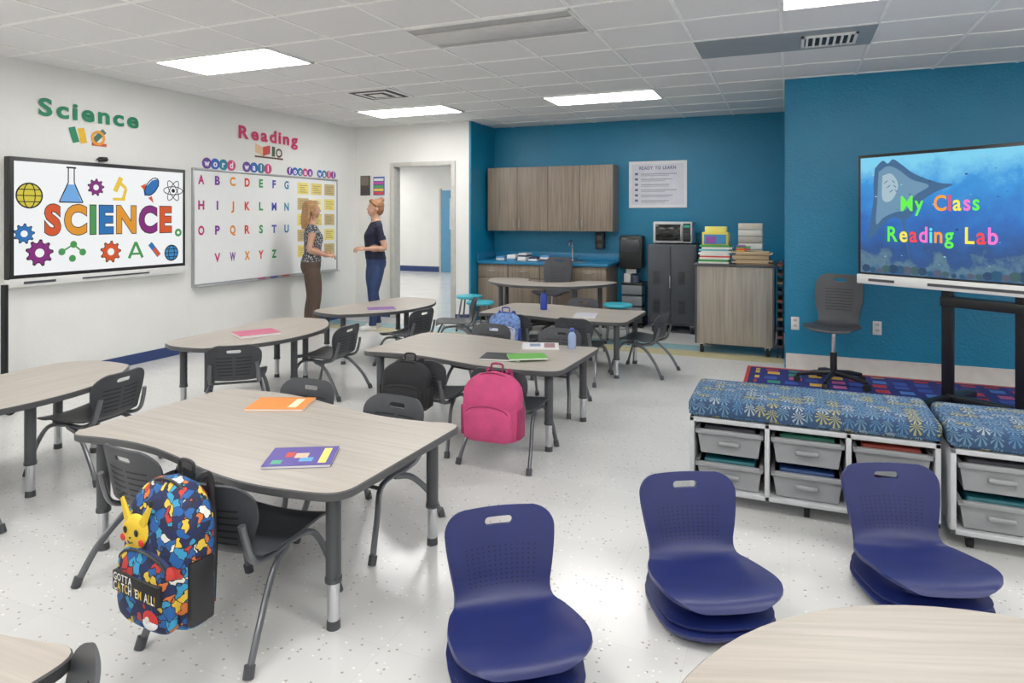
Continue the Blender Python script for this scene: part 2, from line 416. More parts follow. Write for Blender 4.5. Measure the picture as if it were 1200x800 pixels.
def tubeicon(mb):
    mb.line([(.28,-.07),(.32,-.2)],.06,GR,-.003); mb.line([(.36,-.07),(.39,-.2)],.06,pmat((240,190,40)),-.003)
    mb.line([(.46,-.2),(.6,-.2)],.028,pmat((200,90,60)),-.003); mb.line([(.48,-.17),(.58,-.07)],.05,pmat((70,110,90)),-.0035); mb.ring(.52,-.14,.055,.055,.024,pmat((240,160,40)),-.004)
slabword('wall_lettering_science','Science',.92,.2,(24,130,92),(XL+.001,3.55,2.26),[tubeicon])
def bookicon(mb):
    mb.flat([(.26,-.14),(.38,-.18),(.38,-.07),(.26,-.04)],pmat((230,190,150)),-.003); mb.flat([(.38,-.18),(.5,-.14),(.5,-.04),(.38,-.07)],pmat((200,60,60)),-.003)
    mb.flat([(.53,-.17),(.58,-.17),(.58,-.05),(.53,-.05)],pmat((60,90,60)),-.003); mb.ring(.65,-.12,.045,.045,.022,pmat((90,60,40)),-.003); mb.line([(.25,-.19),(.72,-.19)],.02,pmat((90,60,40)),-.003)
slabword('wall_lettering_reading','Reading',.98,.2,(206,30,96),(XL+.001,5.72,2.31),[bookicon])
mb=MB(); mb.b2(-5.68,-5.52,7.915,7.93,1.72,2.0,pmat((70,66,66)),.002); mb.b2(-5.67,-5.54,7.914,7.916,1.86,1.99,pmat((120,110,100)))
mb.obj('room_sign')
mb=MB(); mb.b2(-5.46,-5.28,7.918,7.93,1.72,1.98,pmat((60,90,170)))
for i,c in enumerate(((220,70,60),(240,200,60),(80,160,90),(200,80,160),(240,240,240))): mb.b2(-5.45,-5.29,7.916,7.92,1.73+.048*i,1.765+.048*i,pmat(c))
mb.obj('colour_chart_sign')
mb=MB(); mb.b2(-5.49,-5.37,7.9,7.93,1.33,1.55,pmat((30,80,170)),.01); mb.b2(-5.46,-5.4,7.89,7.9,1.36,1.42,WHITE,.003); mb.obj('hand_sanitizer_dispenser')
mb=MB(); mb.b2(-5.3,-5.22,7.92,7.93,1.1,1.22,WHITE,.004); mb.b2(-5.265,-5.255,7.912,7.92,1.15,1.17,WHITE); mb.obj('light_switch')

# ------------------------------------------------------------ cabinets and counter
mb=MB(); mb.b2(-3.88,-2.1,8.39,8.695,1.22,2.09,CABWOOD)
xs=[-3.88+.445*i for i in range(5)]
for i in range(4):
    mb.b2(xs[i]+.003,xs[i+1]-.003,8.37,8.39,1.223,2.087,CABWOOD,.003)
    hx=xs[i+1]-.04 if i%2==0 else xs[i]+.04
    mb.tube([(hx,8.37,1.27),(hx,8.345,1.28),(hx,8.345,1.37),(hx,8.37,1.38)],.005,STEEL,8)
mb.obj('upper_cabinet')
mb=MB(); mb.b2(-3.91,-2.12,8.14,8.69,.1,.78,CABWOOD); mb.b2(-3.91,-2.14,8.2,8.68,0,.1,GASKET)
for i in range(4):
    a=-3.91+.4475*i
    mb.b2(a+.004,a+.4435,8.12,8.14,.6,.77,CABWOOD,.003); mb.b2(a+.004,a+.4435,8.12,8.14,.11,.59,CABWOOD,.003)
    mb.tube([(a+.17,8.12,.69),(a+.18,8.095,.69),(a+.27,8.095,.69),(a+.28,8.12,.69)],.005,STEEL,8)
mb.b2(-3.915,-2.09,8.09,8.695,.78,.82,COUNTER,.006); mb.b2(-3.915,-2.09,8.675,8.695,.82,.92,COUNTER,.004); mb.b2(-3.915,-3.895,8.09,8.675,.82,.92,COUNTER,.004)
mb.b2(-3.0,-2.45,8.2,8.6,.816,.823,STEEL,.002); mb.b2(-2.96,-2.49,8.24,8.56,.8225,.8236,mat('sink_basin',(96,98,100),.3,.8))
mb.cyl((-2.72,8.62,.82),(-2.72,8.62,.86),.025,CHROME)
mb.tube(catmull([(-2.72,8.62,.86),(-2.72,8.62,1.02),(-2.72,8.58,1.09),(-2.72,8.5,1.08),(-2.72,8.47,1.02)],5),.011,CHROME,10)
mb.cyl((-2.62,8.62,.82),(-2.62,8.6,.9),.01,CHROME)
mb.obj('base_cabinet_with_sink')
mb=MB()
for i in range(5):
    x=-3.66+.16*i
    for q in range(2+i%3): mb.b2(x-.06,x+.06,8.3+.01*q,8.5+.01*q,.822+q*.024,.845+q*.024,[WHITE,pmat((90,150,200)),pmat((230,230,220)),pmat((240,240,240)),pmat((60,60,90))][(i+q)%5])
mb.obj('paper_stack')
mb=MB(); mb.b2(-2.4,-2.28,8.6,8.69,.98,1.2,BLACK,.012); mb.b2(-2.375,-2.305,8.585,8.6,1.0,1.05,DKGRAY,.006); mb.b2(-2.37,-2.31,8.595,8.6,1.1,1.16,DKGRAY); mb.obj('soap_dispenser')
mb=MB(); mb.b2(-2.05,-1.74,8.48,8.69,.74,1.17,BLACK,.03); mb.b2(-2.02,-1.77,8.47,8.485,.95,1.14,mat('smoke_plastic',(52,54,60),.15),.02); mb.b2(-1.99,-1.8,8.48,8.62,.735,.745,GASKET); mb.b2(-1.96,-1.83,8.52,8.525,.68,.74,WHITE)
mb.obj('paper_towel_dispenser')
mb=MB(); CD=mat('clear_drawer',(120,126,132),.2)
for i in range(3): mb.b2(-1.98,-1.72,8.35,8.65,.42-.14*i,.54-.14*i,CD,.008); mb.b2(-1.97,-1.73,8.36,8.64,.41-.14*i,.422-.14*i,BLACK)
mb.b2(-1.99,-1.71,8.34,8.66,.545,.57,BLACK,.006); mb.b2(-1.99,-1.71,8.34,8.66,.06,.13,BLACK,.006)
for sx in(-1.96,-1.74):
    for sy in(8.38,8.62): mb.ball((sx,sy,.03),.03,BLACK)
mb.cyl((-1.82,8.45,.57),(-1.82,8.45,.66),.05,pmat((60,70,90))); mb.b2(-1.96,-1.88,8.4,8.5,.57,.68,pmat((200,200,200)))
mb.obj('rolling_drawer_cart')
mb=MB(); mb.b2(-1.96,-1.21,8.685,8.698,1.53,2.14,pmat((236,236,240)))
mb.rect(-1.92,-1.25,1.57,2.1,pmat((222,222,232)),8.684)
word(mb,'READY TO LEARN',-1.82,-1.35,2.03,.06,[pmat((70,60,120))],8.682)
for i in range(6):
    mb.rect(-1.88,-1.84,1.96-.07*i,1.99-.07*i,pmat((110,100,150)),8.683); mb.rect(-1.8,-1.34-.05*(i%3),1.967-.07*i,1.977-.07*i,pmat((150,150,168)),8.683); mb.rect(-1.8,-1.44-.05*(i%2),1.947-.07*i,1.955-.07*i,pmat((170,170,184)),8.683)
mb.obj('chart_poster')
CG=mat('cart_dark_gray',(66,70,76),.45,.2)
mb=MB(); mb.b2(-1.6,-1.02,8.12,8.62,.1,1.077,CG,.01)
for s_ in(-1.6,-1.31): mb.b2(s_+.01,s_+.275,8.105,8.125,.13,1.05,CG,.006)
for s_ in(-1.5,-1.2):
    for q in range(8): mb.b2(s_-.03,s_+.05,8.1,8.107,.6+.02*q,.608+.02*q,BLACK); mb.b2(s_-.03,s_+.05,8.1,8.107,.25+.02*q,.258+.02*q,BLACK)
mb.b2(-1.335,-1.325,8.09,8.105,.55,.7,STEEL,.003); mb.b2(-1.02,-.98,8.2,8.55,.9,.94,CG,.01)
for sx in(-1.54,-1.08):
    for sy in(8.18,8.56): mb.cyl((sx-.012,sy,.045),(sx+.012,sy,.045),.045,GASKET,16); mb.b2(sx-.02,sx+.02,sy-.02,sy+.02,.06,.11,STEEL)
mb.obj('charging_cart')
mb=MB(); mb.b2(-1.55,-1.08,8.2,8.55,1.09,1.35,mat('microwave_body',(190,192,192),.35,.3),.01); mb.b2(-1.52,-1.21,8.19,8.2,1.12,1.32,mat('microwave_glass',(14,16,18),.1),.004); mb.b2(-1.19,-1.1,8.192,8.2,1.11,1.33,BLACK,.003)
mb.b2(-1.18,-1.11,8.188,8.193,1.28,1.31,emat((40,160,140),.6)); mb.b2(-1.215,-1.2,8.165,8.19,1.13,1.31,STEEL,.004)
for i in range(4):
    for j in range(3): mb.b2(-1.18+.025*j,-1.163+.025*j,8.188,8.193,1.14+.03*i,1.155+.03*i,DKGRAY)
for sx in(-1.5,-1.13): mb.b2(sx-.02,sx+.02,8.24,8.5,1.078,1.092,GASKET)
mb.obj('microwave_oven')
mb=MB(); mb.b2(-.9,-.14,7.08,7.66,.1,.9,CARTWOOD,.003); mb.b2(-.92,-.12,7.06,7.68,.9,.925,DKGRAY,.004)
mb.b2(-.905,-.885,7.07,7.67,.1,.9,DKGRAY,.003); mb.b2(-.155,-.135,7.07,7.67,.1,.9,DKGRAY,.003)
for sx in(-.84,-.2):
    for sy in(7.13,7.6): mb.cyl((sx-.015,sy,.05),(sx+.015,sy,.05),.05,GASKET,16); mb.b2(sx-.025,sx+.025,sy-.03,sy+.03,.07,.102,STEEL)
mb.obj('rolling_cabinet')
mb=MB()
bc=[(240,200,50),(60,160,80),(40,110,190),(220,70,60),(150,80,170),(240,240,235),(240,150,50),(90,190,200)]
z=.926
for i in range(10):
    h=.014+.012*random.random(); o=random.uniform(-.02,.02); mb.b2(-.86+o,-.56+o,7.12,7.34,z,z+h,pmat(bc[i%8] if i%2 else (236,232,224)),.002); z+=h+.001
mb.b2(-.84,-.58,7.14,7.36,z,z+.13,pmat((236,214,90)),.004); mb.b2(-.82,-.6,7.13,7.14,z+.01,z+.11,pmat((60,140,190))); mb.b2(-.82,-.6,7.2,7.3,z+.131,z+.19,pmat((230,226,120)),.003); mb.b2(-.8,-.7,7.128,7.132,z+.02,z+.09,pmat((150,80,170)))
z=.926
for i in range(9):
    o=random.uniform(-.025,.025); mb.b2(-.52+o,-.17+o,7.1,7.38,z,z+.012,pmat((206,180,142) if i%3 else (160,124,90)),.002); z+=.0145
for i in range(6): mb.b2(-.5,-.26,7.4,7.6,.926+.07*i,.99+.07*i,pmat([(226,222,214),(214,206,190),(236,236,232),(190,184,176)][i%4]),.003)
for i in range(5): mb.b2(-.5,-.42+.05*(i%2),7.13,7.3,z+.012*i,z+.012*i+.01,pmat(bc[(i*3)%8]))
mb.obj('stack_of_books_and_papers')
mb=MB()
for (x,y) in((-.108,7.1),(-.06,7.1),(-.108,7.6),(-.06,7.6)): mb.b2(x-.006,x+.006,y-.006,y+.006,0,.95,BLACKM)
for i in range(10): mb.b2(-.112,-.055,7.1,7.6,.1+.09*i,.106+.09*i,BLACKM); mb.b2(-.11,-.06,7.09,7.58,.108+.09*i,.13+.09*i,pmat([(90,60,50),(140,70,60),(60,60,70),(150,120,90)][i%4]))
mb.obj('paper_drying_rack')

# ------------------------------------------------------------ tables
def roundpoly(P,flags,r,n=6):
    out=[]; N=len(P)
    for i,p in enumerate(P):
        if i in flags:
            p=Vector(p); a=Vector(P[i-1]); b=Vector(P[(i+1)%N]); da=(a-p).normalized()*r; db=(b-p).normalized()*r
            for k in range(n+1):
                t=k/n; out.append((p+da)*(1-t)**2+p*2*t*(1-t)+(p+db)*t*t)
        else: out.append(Vector(p))
    return out
def tableleg(mb,x,y,h):
    mb.cyl((x,y,.17),(x,y,h),.026,DKGRAY,18); mb.cyl((x,y,.02),(x,y,.18),.021,CHROME,18)
    mb.cyl((x,y,.16),(x,y,.175),.029,DKGRAY,18); mb.cyl((x,y,0),(x,y,.03),.024,DKGRAY,18,r1=.022)
    mb.cyl((x,y,h-.012),(x,y,h),.05,DKGRAY,18)
def wavetable(a,b,A,h=.5):
    mb=MB(); n=22; P=[]; fl=[]
    fl.append(0); P.append((-a,-b))
    for k in range(1,n): 
        x=-a+2*a*(.09+.82*(k-1)/(n-2)); P.append((x,-b-A*math.sin(PI*x/a)))
    fl.append(len(P)); P.append((a,-b)); fl.append(len(P)); P.append((a,b))
    for k in range(1,n):
        x=a-2*a*(.09+.82*(k-1)/(n-2)); P.append((x,b-A*math.sin(PI*x/a)))
    fl.append(len(P)); P.append((-a,b))
    mb.prism(roundpoly(P,fl,.085),h-.03,h,TABLEWOOD,EDGE,.004)
    for x,y in((-a+.1,-b+.1),(a-.1,-b+.08),(a-.1,b-.1),(-a+.1,b-.08)): tableleg(mb,x,y,h-.03)
    mb.b2(-a+.1,a-.1,-b+.12,-b+.14,h-.055,h-.03,DKGRAY); mb.b2(-a+.1,a-.1,b-.14,b-.12,h-.055,h-.03,DKGRAY)
    return mb.build()
def beantable(a,b,h=.5):
    mb=MB(); P=[]; n=30; ye=.10
    for k in range(n+1):
        u=-1+2*k/n; x=a*.99*math.sin(u*PI/2)
        P.append((x,-b+(b-ye)*abs(math.sin(u*PI/2))**2.3))
    P.append((a*1.01,-.02)); P.append((a*1.02,.08)); P.append((a,.2)); P.append((a*.93,.31)); P.append((a*.8,.37))
    for k in range(1,12):
        x=a*.8-1.6*a*k/12; P.append((x,.375-.03*math.cos(PI/2*x/(a*.8))))
    P+= [(-a*.8,.37),(-a*.93,.31),(-a,.2),(-a*1.02,.08),(-a*1.01,-.02)]
    C=[]; N=len(P); V=[Vector(p) for p in P]
    for i in range(N): C.append((V[i-1]+V[i]*2+V[(i+1)%N])/4)
    mb.prism(C,h-.03,h,TABLEWOOD,EDGE,.004)
    for x,y in((-a+.16,-.0),(a-.16,-.0),(a-.2,.27),(-a+.2,.27),(0,-b+.12)): tableleg(mb,x,y,h-.03)
    return mb.build()
TM=wavetable(.72,.41,.055); TM2=beantable(.71,.43)
for x,y,r in((-2.045,2.20,-2),(-1.94,4.10,-2),(-2.0,6.03,-2),(-2.07,.53,0)): place(TM,'classroom_table',(x,y,0),r)
for x,y,r in((-3.83,2.13,90),(-3.86,4.07,93),(-3.84,5.75,80)): place(TM2,'curved_classroom_table',(x,y,0),r)
mb=MB(); mb.prism([(.73*math.cos(2*PI*k/72),.73*math.sin(2*PI*k/72)) for k in range(72)],.47,.5,TABLEWOOD,EDGE)
for k in range(4): tableleg(mb,.56*math.cos(PI/4+k*PI/2),.56*math.sin(PI/4+k*PI/2),.47)
mb.obj('round_table',(.50,1.09,0),20)
mb=MB(); P=[]
for k in range(25): a=PI*k/24; P.append((.8*math.cos(a),-.35+.75*math.sin(a)))
for k in range(1,8): a=PI+PI*k/8; P.append((-.55+.25*math.cos(a),-.35+.12*math.sin(a)))
for k in range(13): a=PI-PI*k/12; P.append((.3*math.cos(a),-.35+.3*math.sin(a)))
for k in range(1,8): a=PI+PI*k/8; P.append((.55+.25*math.cos(a),-.35+.12*math.sin(a)))
mb.prism(P,.61,.64,TABLEWOOD,EDGE)
for x,y in((-.6,-.32),(.6,-.32),(-.45,.2),(.45,.2)): tableleg(mb,x,y,.61)
mb.obj('kidney_table',(-2.66,7.28,0),180)

# ------------------------------------------------------------ chair shell
def make_shell(mb,ctrl,m,th=.009,rtop=.07,rfront=.06,holez=None,curvb=.035,nu=14):
    dense=catmull([Vector((c[0],c[1],c[2])) for c in ctrl],14); bk=catmull([Vector((c[3],0,0)) for c in ctrl],14)
    arc=[0]
    for a,b in zip(dense[:-1],dense[1:]): arc.append(arc[-1]+math.hypot(b.x-a.x,b.y-a.y))
    Ltot=arc[-1]
    def at(s):
        s=max(0,min(Ltot,s)); i=0
        while i<len(arc)-2 and arc[i+1]<s: i+=1
        t=(s-arc[i])/max(1e-9,arc[i+1]-arc[i]); d=dense[i].lerp(dense[i+1],t); b=bk[i].x*(1-t)+bk[i+1].x*t
        return d,b
    def width(s):
        d,_=at(s); w=d.z
        for dist,r in((s,rfront),(Ltot-s,rtop)):
            if dist<r: w-=r*(1-math.sqrt(max(0,1-(1-dist/r)**2)))
        return w
    def pt(s,u):
        d,b=at(s); w=width(s); x=u*w; q=(x/.18)**2
        return Vector((x,d.x+b*curvb*q,d.y+(1-b)*.014*q))
    ss=[rfront*(1-math.cos(PI/2*k/6)) for k in range(6)]
    n=22; ss+=[rfront+(Ltot-rfront-rtop)*k/n for k in range(n)]
    ss+=[Ltot-rtop+rtop*math.sin(PI/2*k/7) for k in range(8)]
    us=[-1+2*k/nu for k in range(nu+1)]
    P=[[pt(s,u) for u in us] for s in ss]; R_,C=len(ss),len(us)
    N=[[None]*C for _ in ss]
    for i in range(R_):
        for j in range(C):
            a=P[min(i+1,R_-1)][j]-P[max(i-1,0)][j]; b=P[i][min(j+1,C-1)]-P[i][max(j-1,0)]
            N[i][j]=b.cross(a).normalized()
    vs=[];fs=[]
    for sg in(.5,-.5):
        for i in range(R_):
            for j in range(C): vs.append(P[i][j]+N[i][j]*th*sg)
    o=R_*C
    for i in range(R_-1):
        for j in range(C-1):
            a=i*C+j; fs.append([a,a+1,a+C+1,a+C]); fs.append([o+a,o+a+C,o+a+C+1,o+a+1])
    rim=[j for j in range(C)]+[i*C+C-1 for i in range(1,R_)]+[(R_-1)*C+j for j in range(C-2,-1,-1)]+[i*C for i in range(R_-2,0,-1)]
    for k in range(len(rim)):
        a,b=rim[k],rim[(k+1)%len(rim)]; fs.append([a,o+a,o+b,b])
    t=MB(); t.add(vs,fs,m)
    if holez:
        s=Ltot-holez[0]; c,_=at(s); hw,hh=holez[1],holez[2]
        cu=MB(); pts=[]
        for k in range(9): a=-PI/2+PI*k/8; pts.append((hw-hh+hh*math.cos(a),hh*math.sin(a)))
        for k in range(9): a=PI/2+PI*k/8; pts.append((-hw+hh+hh*math.cos(a),hh*math.sin(a)))
        cu.prism([(p[0],p[1]) for p in pts],-.12,.12,m,m,.0001,M=T(0,c.x,c.y)@RX(90))
        cme=cu.build(180)
        def fn(ob):
            co=bpy.data.objects.new('cut',cme); scene.collection.objects.link(co)
            md=ob.modifiers.new('b','BOOLEAN'); md.operation='DIFFERENCE'; md.object=co; md.solver='EXACT'
            return [co]
        v2,f2=evalmods(t,fn)
        if len(v2)>50: mb.add(v2,f2,m)
        else: mb.add(vs,fs,m)
    else: mb.add(vs,fs,m)
    def surf(s,u,off):
        e=.002; p=pt(s,u); a=pt(s+e,u)-pt(s-e,u); b=pt(s,u+.02)-pt(s,u-.02); nn=b.cross(a).normalized()
        return p+nn*off
    return surf,Ltot
def student_chair():
    mb=MB()
    ctrl=[(.2,.272,.165,0),(.185,.293,.185,0),(.12,.302,.192,0),(0,.296,.19,0),(-.11,.293,.175,0),(-.165,.31,.15,.3),(-.19,.36,.15,.8),(-.205,.43,.17,1),(-.22,.50,.172,1),(-.235,.55,.16,1)]
    surf,L=make_shell(mb,ctrl,CHAIRGRAY,holez=(.045,.045,.011))
    for k in range(6):
        s=L-.09-.024*k
        for sg in(1,-1):
            for side in(-1,1):
                vs=[];us=[side*(.06+.6*q/6) for q in range(7)]
                for u in us: vs.append(surf(s-.0035,u,sg*.0056)); vs.append(surf(s+.0035,u,sg*.0056))
                mb.add(vs,[[2*q,2*q+2,2*q+3,2*q+1] for q in range(6)],SLOT)
    for sx in(-1,1):
        mb.tube(catmull([(sx*.205,.225,.01),(sx*.19,.175,.16),(sx*.165,.12,.262),(sx*.15,.02,.278),(sx*.15,-.1,.275),(sx*.152,-.175,.3),(sx*.15,-.205,.37),(sx*.145,-.22,.43)],5),.0135,METAL,10,flat=.8)
        mb.tube(catmull([(sx*.215,-.27,.01),(sx*.2,-.2,.13),(sx*.17,-.1,.235),(sx*.15,.0,.27)],5),.0135,METAL,10,flat=.8)
        mb.cyl((sx*.205,.227,0),(sx*.203,.215,.035),.017,DKGRAY,12); mb.cyl((sx*.216,-.274,0),(sx*.213,-.262,.035),.017,DKGRAY,12)
    mb.tube([(-.165,.12,.262),(.165,.12,.262)],.009,METAL,8); mb.tube([(-.16,-.06,.262),(.16,-.06,.262)],.009,METAL,8)
    return mb.build()
CM=student_chair()
chairs=[(-1.75,1.80,4),(-2.25,1.92,-6),(-2.32,2.58,180),(-1.74,2.48,176),
        (-1.52,3.62,0),(-2.08,3.66,5),(-1.62,4.62,180),(-2.2,4.6,175),
        (-1.68,5.58,-4),(-2.28,5.6,3),(-1.24,6.02,80),(-2.0,6.5,180),
        (-3.62,2.52,97),(-3.5,1.62,90),(-3.56,3.52,40),(-3.44,4.34,92),(-3.36,5.42,80),(-3.25,6.2,120),
        (-1.335,.655,143)]
for x,y,r in chairs: place(CM,'student_chair',(x,y,0),r)
def rocker():
    mb=MB()
    ctrl=[(.2,.12,.175,0),(.18,.142,.195,0),(.1,.145,.208,0),(0,.128,.208,0),(-.1,.118,.19,0),(-.155,.128,.168,.3),(-.19,.17,.162,.8),(-.21,.24,.174,1),(-.232,.32,.186,1),(-.25,.385,.188,1),(-.257,.408,.186,1)]
    surf,L=make_shell(mb,ctrl,NAVY,th=.013,rtop=.065,rfront=.09,holez=(.045,.048,.013),nu=18)
    for r in range(9):
        for c in range(13):
            s=L-.125-.0145*r; u=-.66+.11*c
            for sg in(1,-1):
                o_=.0075*sg
                p=surf(s,u,o_); q=surf(s,u+.008,o_); t=(q-p).normalized(); a=(surf(s+.002,u,o_)-p).normalized()
                mb.add([p+t*.003*math.cos(k*PI/3)+a*.003*math.sin(k*PI/3) for k in range(6)],[list(range(6))],NAVYD)
    n=28; vs=[];fs=[]
    levels=[(.4,.006),(.8,.010),(.97,.022),(1.0,.032),(1.0,.04),(.93,.046),(.9,.05),(.96,.056),(.98,.066),(.82,.078),(.68,.088),(.62,.12)]
    for f,z in levels:
        for k in range(n):
            a=2*PI*k/n; c,s_=math.cos(a),math.sin(a); e=.72
            x=.205*f*abs(c)**e*(1 if c>0 else -1); y=.225*f*abs(s_)**e*(1 if s_>0 else -1)-.01
            zz=z+max(0,(abs(y)-.1))*.12*(1 if z<.07 else .2)
            vs.append((x,y,zz))
    for i in range(len(levels)-1):
        for k in range(n): fs.append([i*n+k,i*n+(k+1)%n,(i+1)*n+(k+1)%n,(i+1)*n+k])
    fs.append(list(range(n))[::-1]); fs.append([(len(levels)-1)*n+k for k in range(n)])
    mb.add(vs,fs,NAVY)
    return mb.build(50)
RM=rocker()
for (bx,by,ang) in((-.925,2.08,-54),(-.38,2.64,-62),(.355,3.05,-70)):
    d=(math.cos(rad(ang)),math.sin(rad(ang))); place(RM,'floor_rocker_chair',(bx+d[0]*.25,by+d[1]*.25,0),ang-90)
def taskchair():
    mb=MB()
    ctrl=[(.2,.455,.18,0),(.185,.475,.2,0),(.1,.48,.21,0),(0,.47,.21,0),(-.11,.465,.19,0),(-.17,.49,.16,.3),(-.2,.55,.16,.8),(-.22,.66,.185,1),(-.245,.78,.19,1),(-.27,.9,.17,1)]
    surf,L=make_shell(mb,ctrl,CHAIRGRAY,th=.012,holez=(.05,.05,.013))
    for k in range(8):
        s=L-.13-.025*k
        for sg in(1,-1):
            vs=[];us=[-.6+1.2*q/8 for q in range(9)]
            for u in us: vs.append(surf(s-.003,u,sg*.0068)); vs.append(surf(s+.003,u,sg*.0068))
            mb.add(vs,[[2*q,2*q+2,2*q+3,2*q+1] for q in range(8)],SLOT)
    mb.b2(-.1,.1,-.1,.1,.44,.458,BLACK,.006); mb.cyl((0,0,.2),(0,0,.45),.016,CHROME); mb.cyl((0,0,.09),(0,0,.27),.027,BLACK)
    for k in range(5):
        a=2*PI*k/5+.3; c,s_=math.cos(a),math.sin(a)
        mb.tube([(0,0,.1),(.15*c,.15*s_,.09),(.28*c,.28*s_,.065)],[.025,.02,.014],BLACK,10)
        mb.cyl((.28*c-.02*s_,.28*s_+.02*c,.028),(.28*c+.02*s_,.28*s_-.02*c,.028),.028,GASKET,14)
    return mb.build()
TC=taskchair()
place(TC,'task_chair',(.34,6.12,.011),165); place(TC,'task_chair',(-2.7,7.72,0),178)
TEALP=mat('stool_teal_plastic',(58,176,196),.35)
mb=MB(); mb.lathe([(.05,.395),(.15,.398),(.165,.41),(.165,.425),(.155,.433),(.08,.427),(.001,.425)],TEALP)
for k in range(4):
    a=PI/4+k*PI/2; c,s_=math.cos(a),math.sin(a)
    mb.tube([(.09*c,.09*s_,.398),(.11*c,.11*s_,.38),(.18*c,.18*s_,.01)],.011,METAL,8); mb.cyl((.18*c,.18*s_,0),(.178*c,.178*s_,.02),.014,GASKET,10)
mb.tube([(.15*math.cos(2*PI*k/24),.15*math.sin(2*PI*k/24),.17) for k in range(25)],.006,METAL,6)
SM=mb.build()
for x,y in((-3.68,7.4),(-3.3,6.92),(-1.78,7.32),(-2.15,6.78)): place(SM,'round_stool',(x,y,0),10)

# ------------------------------------------------------------ backpacks
def packsec(mb,cx,y0,zb,zt,hw,dep,m,n=28,rows=18):
    vs=[];fs=[]
    for i in range(rows+1):
        t=i/rows; z=zb+(zt-zb)*t
        f=1.0
        if t>.68: q=(t-.68)/.32; f=math.sqrt(max(0,1-q*q))*.97+.03
        if t<.1: q=(.1-t)/.1; f=min(f,.86+.14*math.sqrt(max(0,1-q*q)))
        df=(.62+.38*math.sin(PI*min(1,.18+t*.75)))
        for k in range(n):
            a=2*PI*k/n; c,s_=math.cos(a),math.sin(a)
            x=hw*f*abs(c)**.6*(1 if c>0 else -1); y=dep*.5*df*(f*.8+.2)*abs(s_)**.65*(1 if s_>0 else -1)
            vs.append((cx+x,y0-dep*.5*df+y,z))
    for i in range(rows):
        for k in range(n): fs.append([i*n+k,i*n+(k+1)%n,(i+1)*n+(k+1)%n,(i+1)*n+k])
    fs.append(list(range(n))[::-1]); fs.append([rows*n+k for k in range(n)])
    mb.add(vs,fs,m)
def backpack(m1,m2,m3,h=.38,w=.15,d=.15,extra=None):
    mb=MB(); packsec(mb,0,0,-h,0,w,d,m1); packsec(mb,0,-d*.72,-h+.01,-h*.42,w*.82,.07,m2)
    mb.tube(catmull([(-.03,-.02,-.01),(-.03,-.02,.03),(.03,-.02,.03),(.03,-.02,-.01)],5),.006,m3,8)
    for s_ in(-1,1):
        mb.tube(catmull([(s_*.05,-.02,-.015),(s_*.07,.006,-.01),(s_*.08,.012,-.1),(s_*.09,.01,-.22),(s_*.12,-.02,-h+.04)],6),.012,m3,8,flat=.6)
        mb.b2(s_*w*.98-.012,s_*w*.98+.012,-d*.75,-d*.25,-h+.02,-h*.5,m3,.008)
    P=[]
    for k in range(17):
        a=PI*k/16; P.append((w*.9*math.cos(a),-d*.52,-h*.34+h*.33*math.sin(a)))
    mb.tube(P,.005,m3,6)
    P=[(w*.72*math.cos(PI*k/12),-d*.72-.05,-h*.56+h*.1*math.sin(PI*k/12)) for k in range(13)]
    mb.tube(P,.004,m3,6)
    if extra: extra(mb,h,w,d)
    return mb
PINK=mat('pink_fabric',(196,66,116),.8,var=.12,bump=.3,bs=300); PINKD=mat('pink_dark_trim',(150,40,86),.7)
backpack(PINK,PINK,PINKD,.36,.165,.17).obj('pink_backpack',(-1.49,3.36,.56),2)
BKF=mat('black_fabric',(30,30,34),.85,bump=.3,bs=300)
backpack(BKF,BKF,GASKET,.28,.15,.14).obj('black_backpack',(-2.08,3.41,.56),6)
BLF=mat('blue_white_fabric',(110,140,200),.8,var=.5,vs=40)
backpack(BLF,mat('light_fabric',(200,204,220),.8),mat('blue_trim',(50,70,150),.7),.26,.14,.11).obj('blue_backpack',(-2.29,5.34,.58),4)
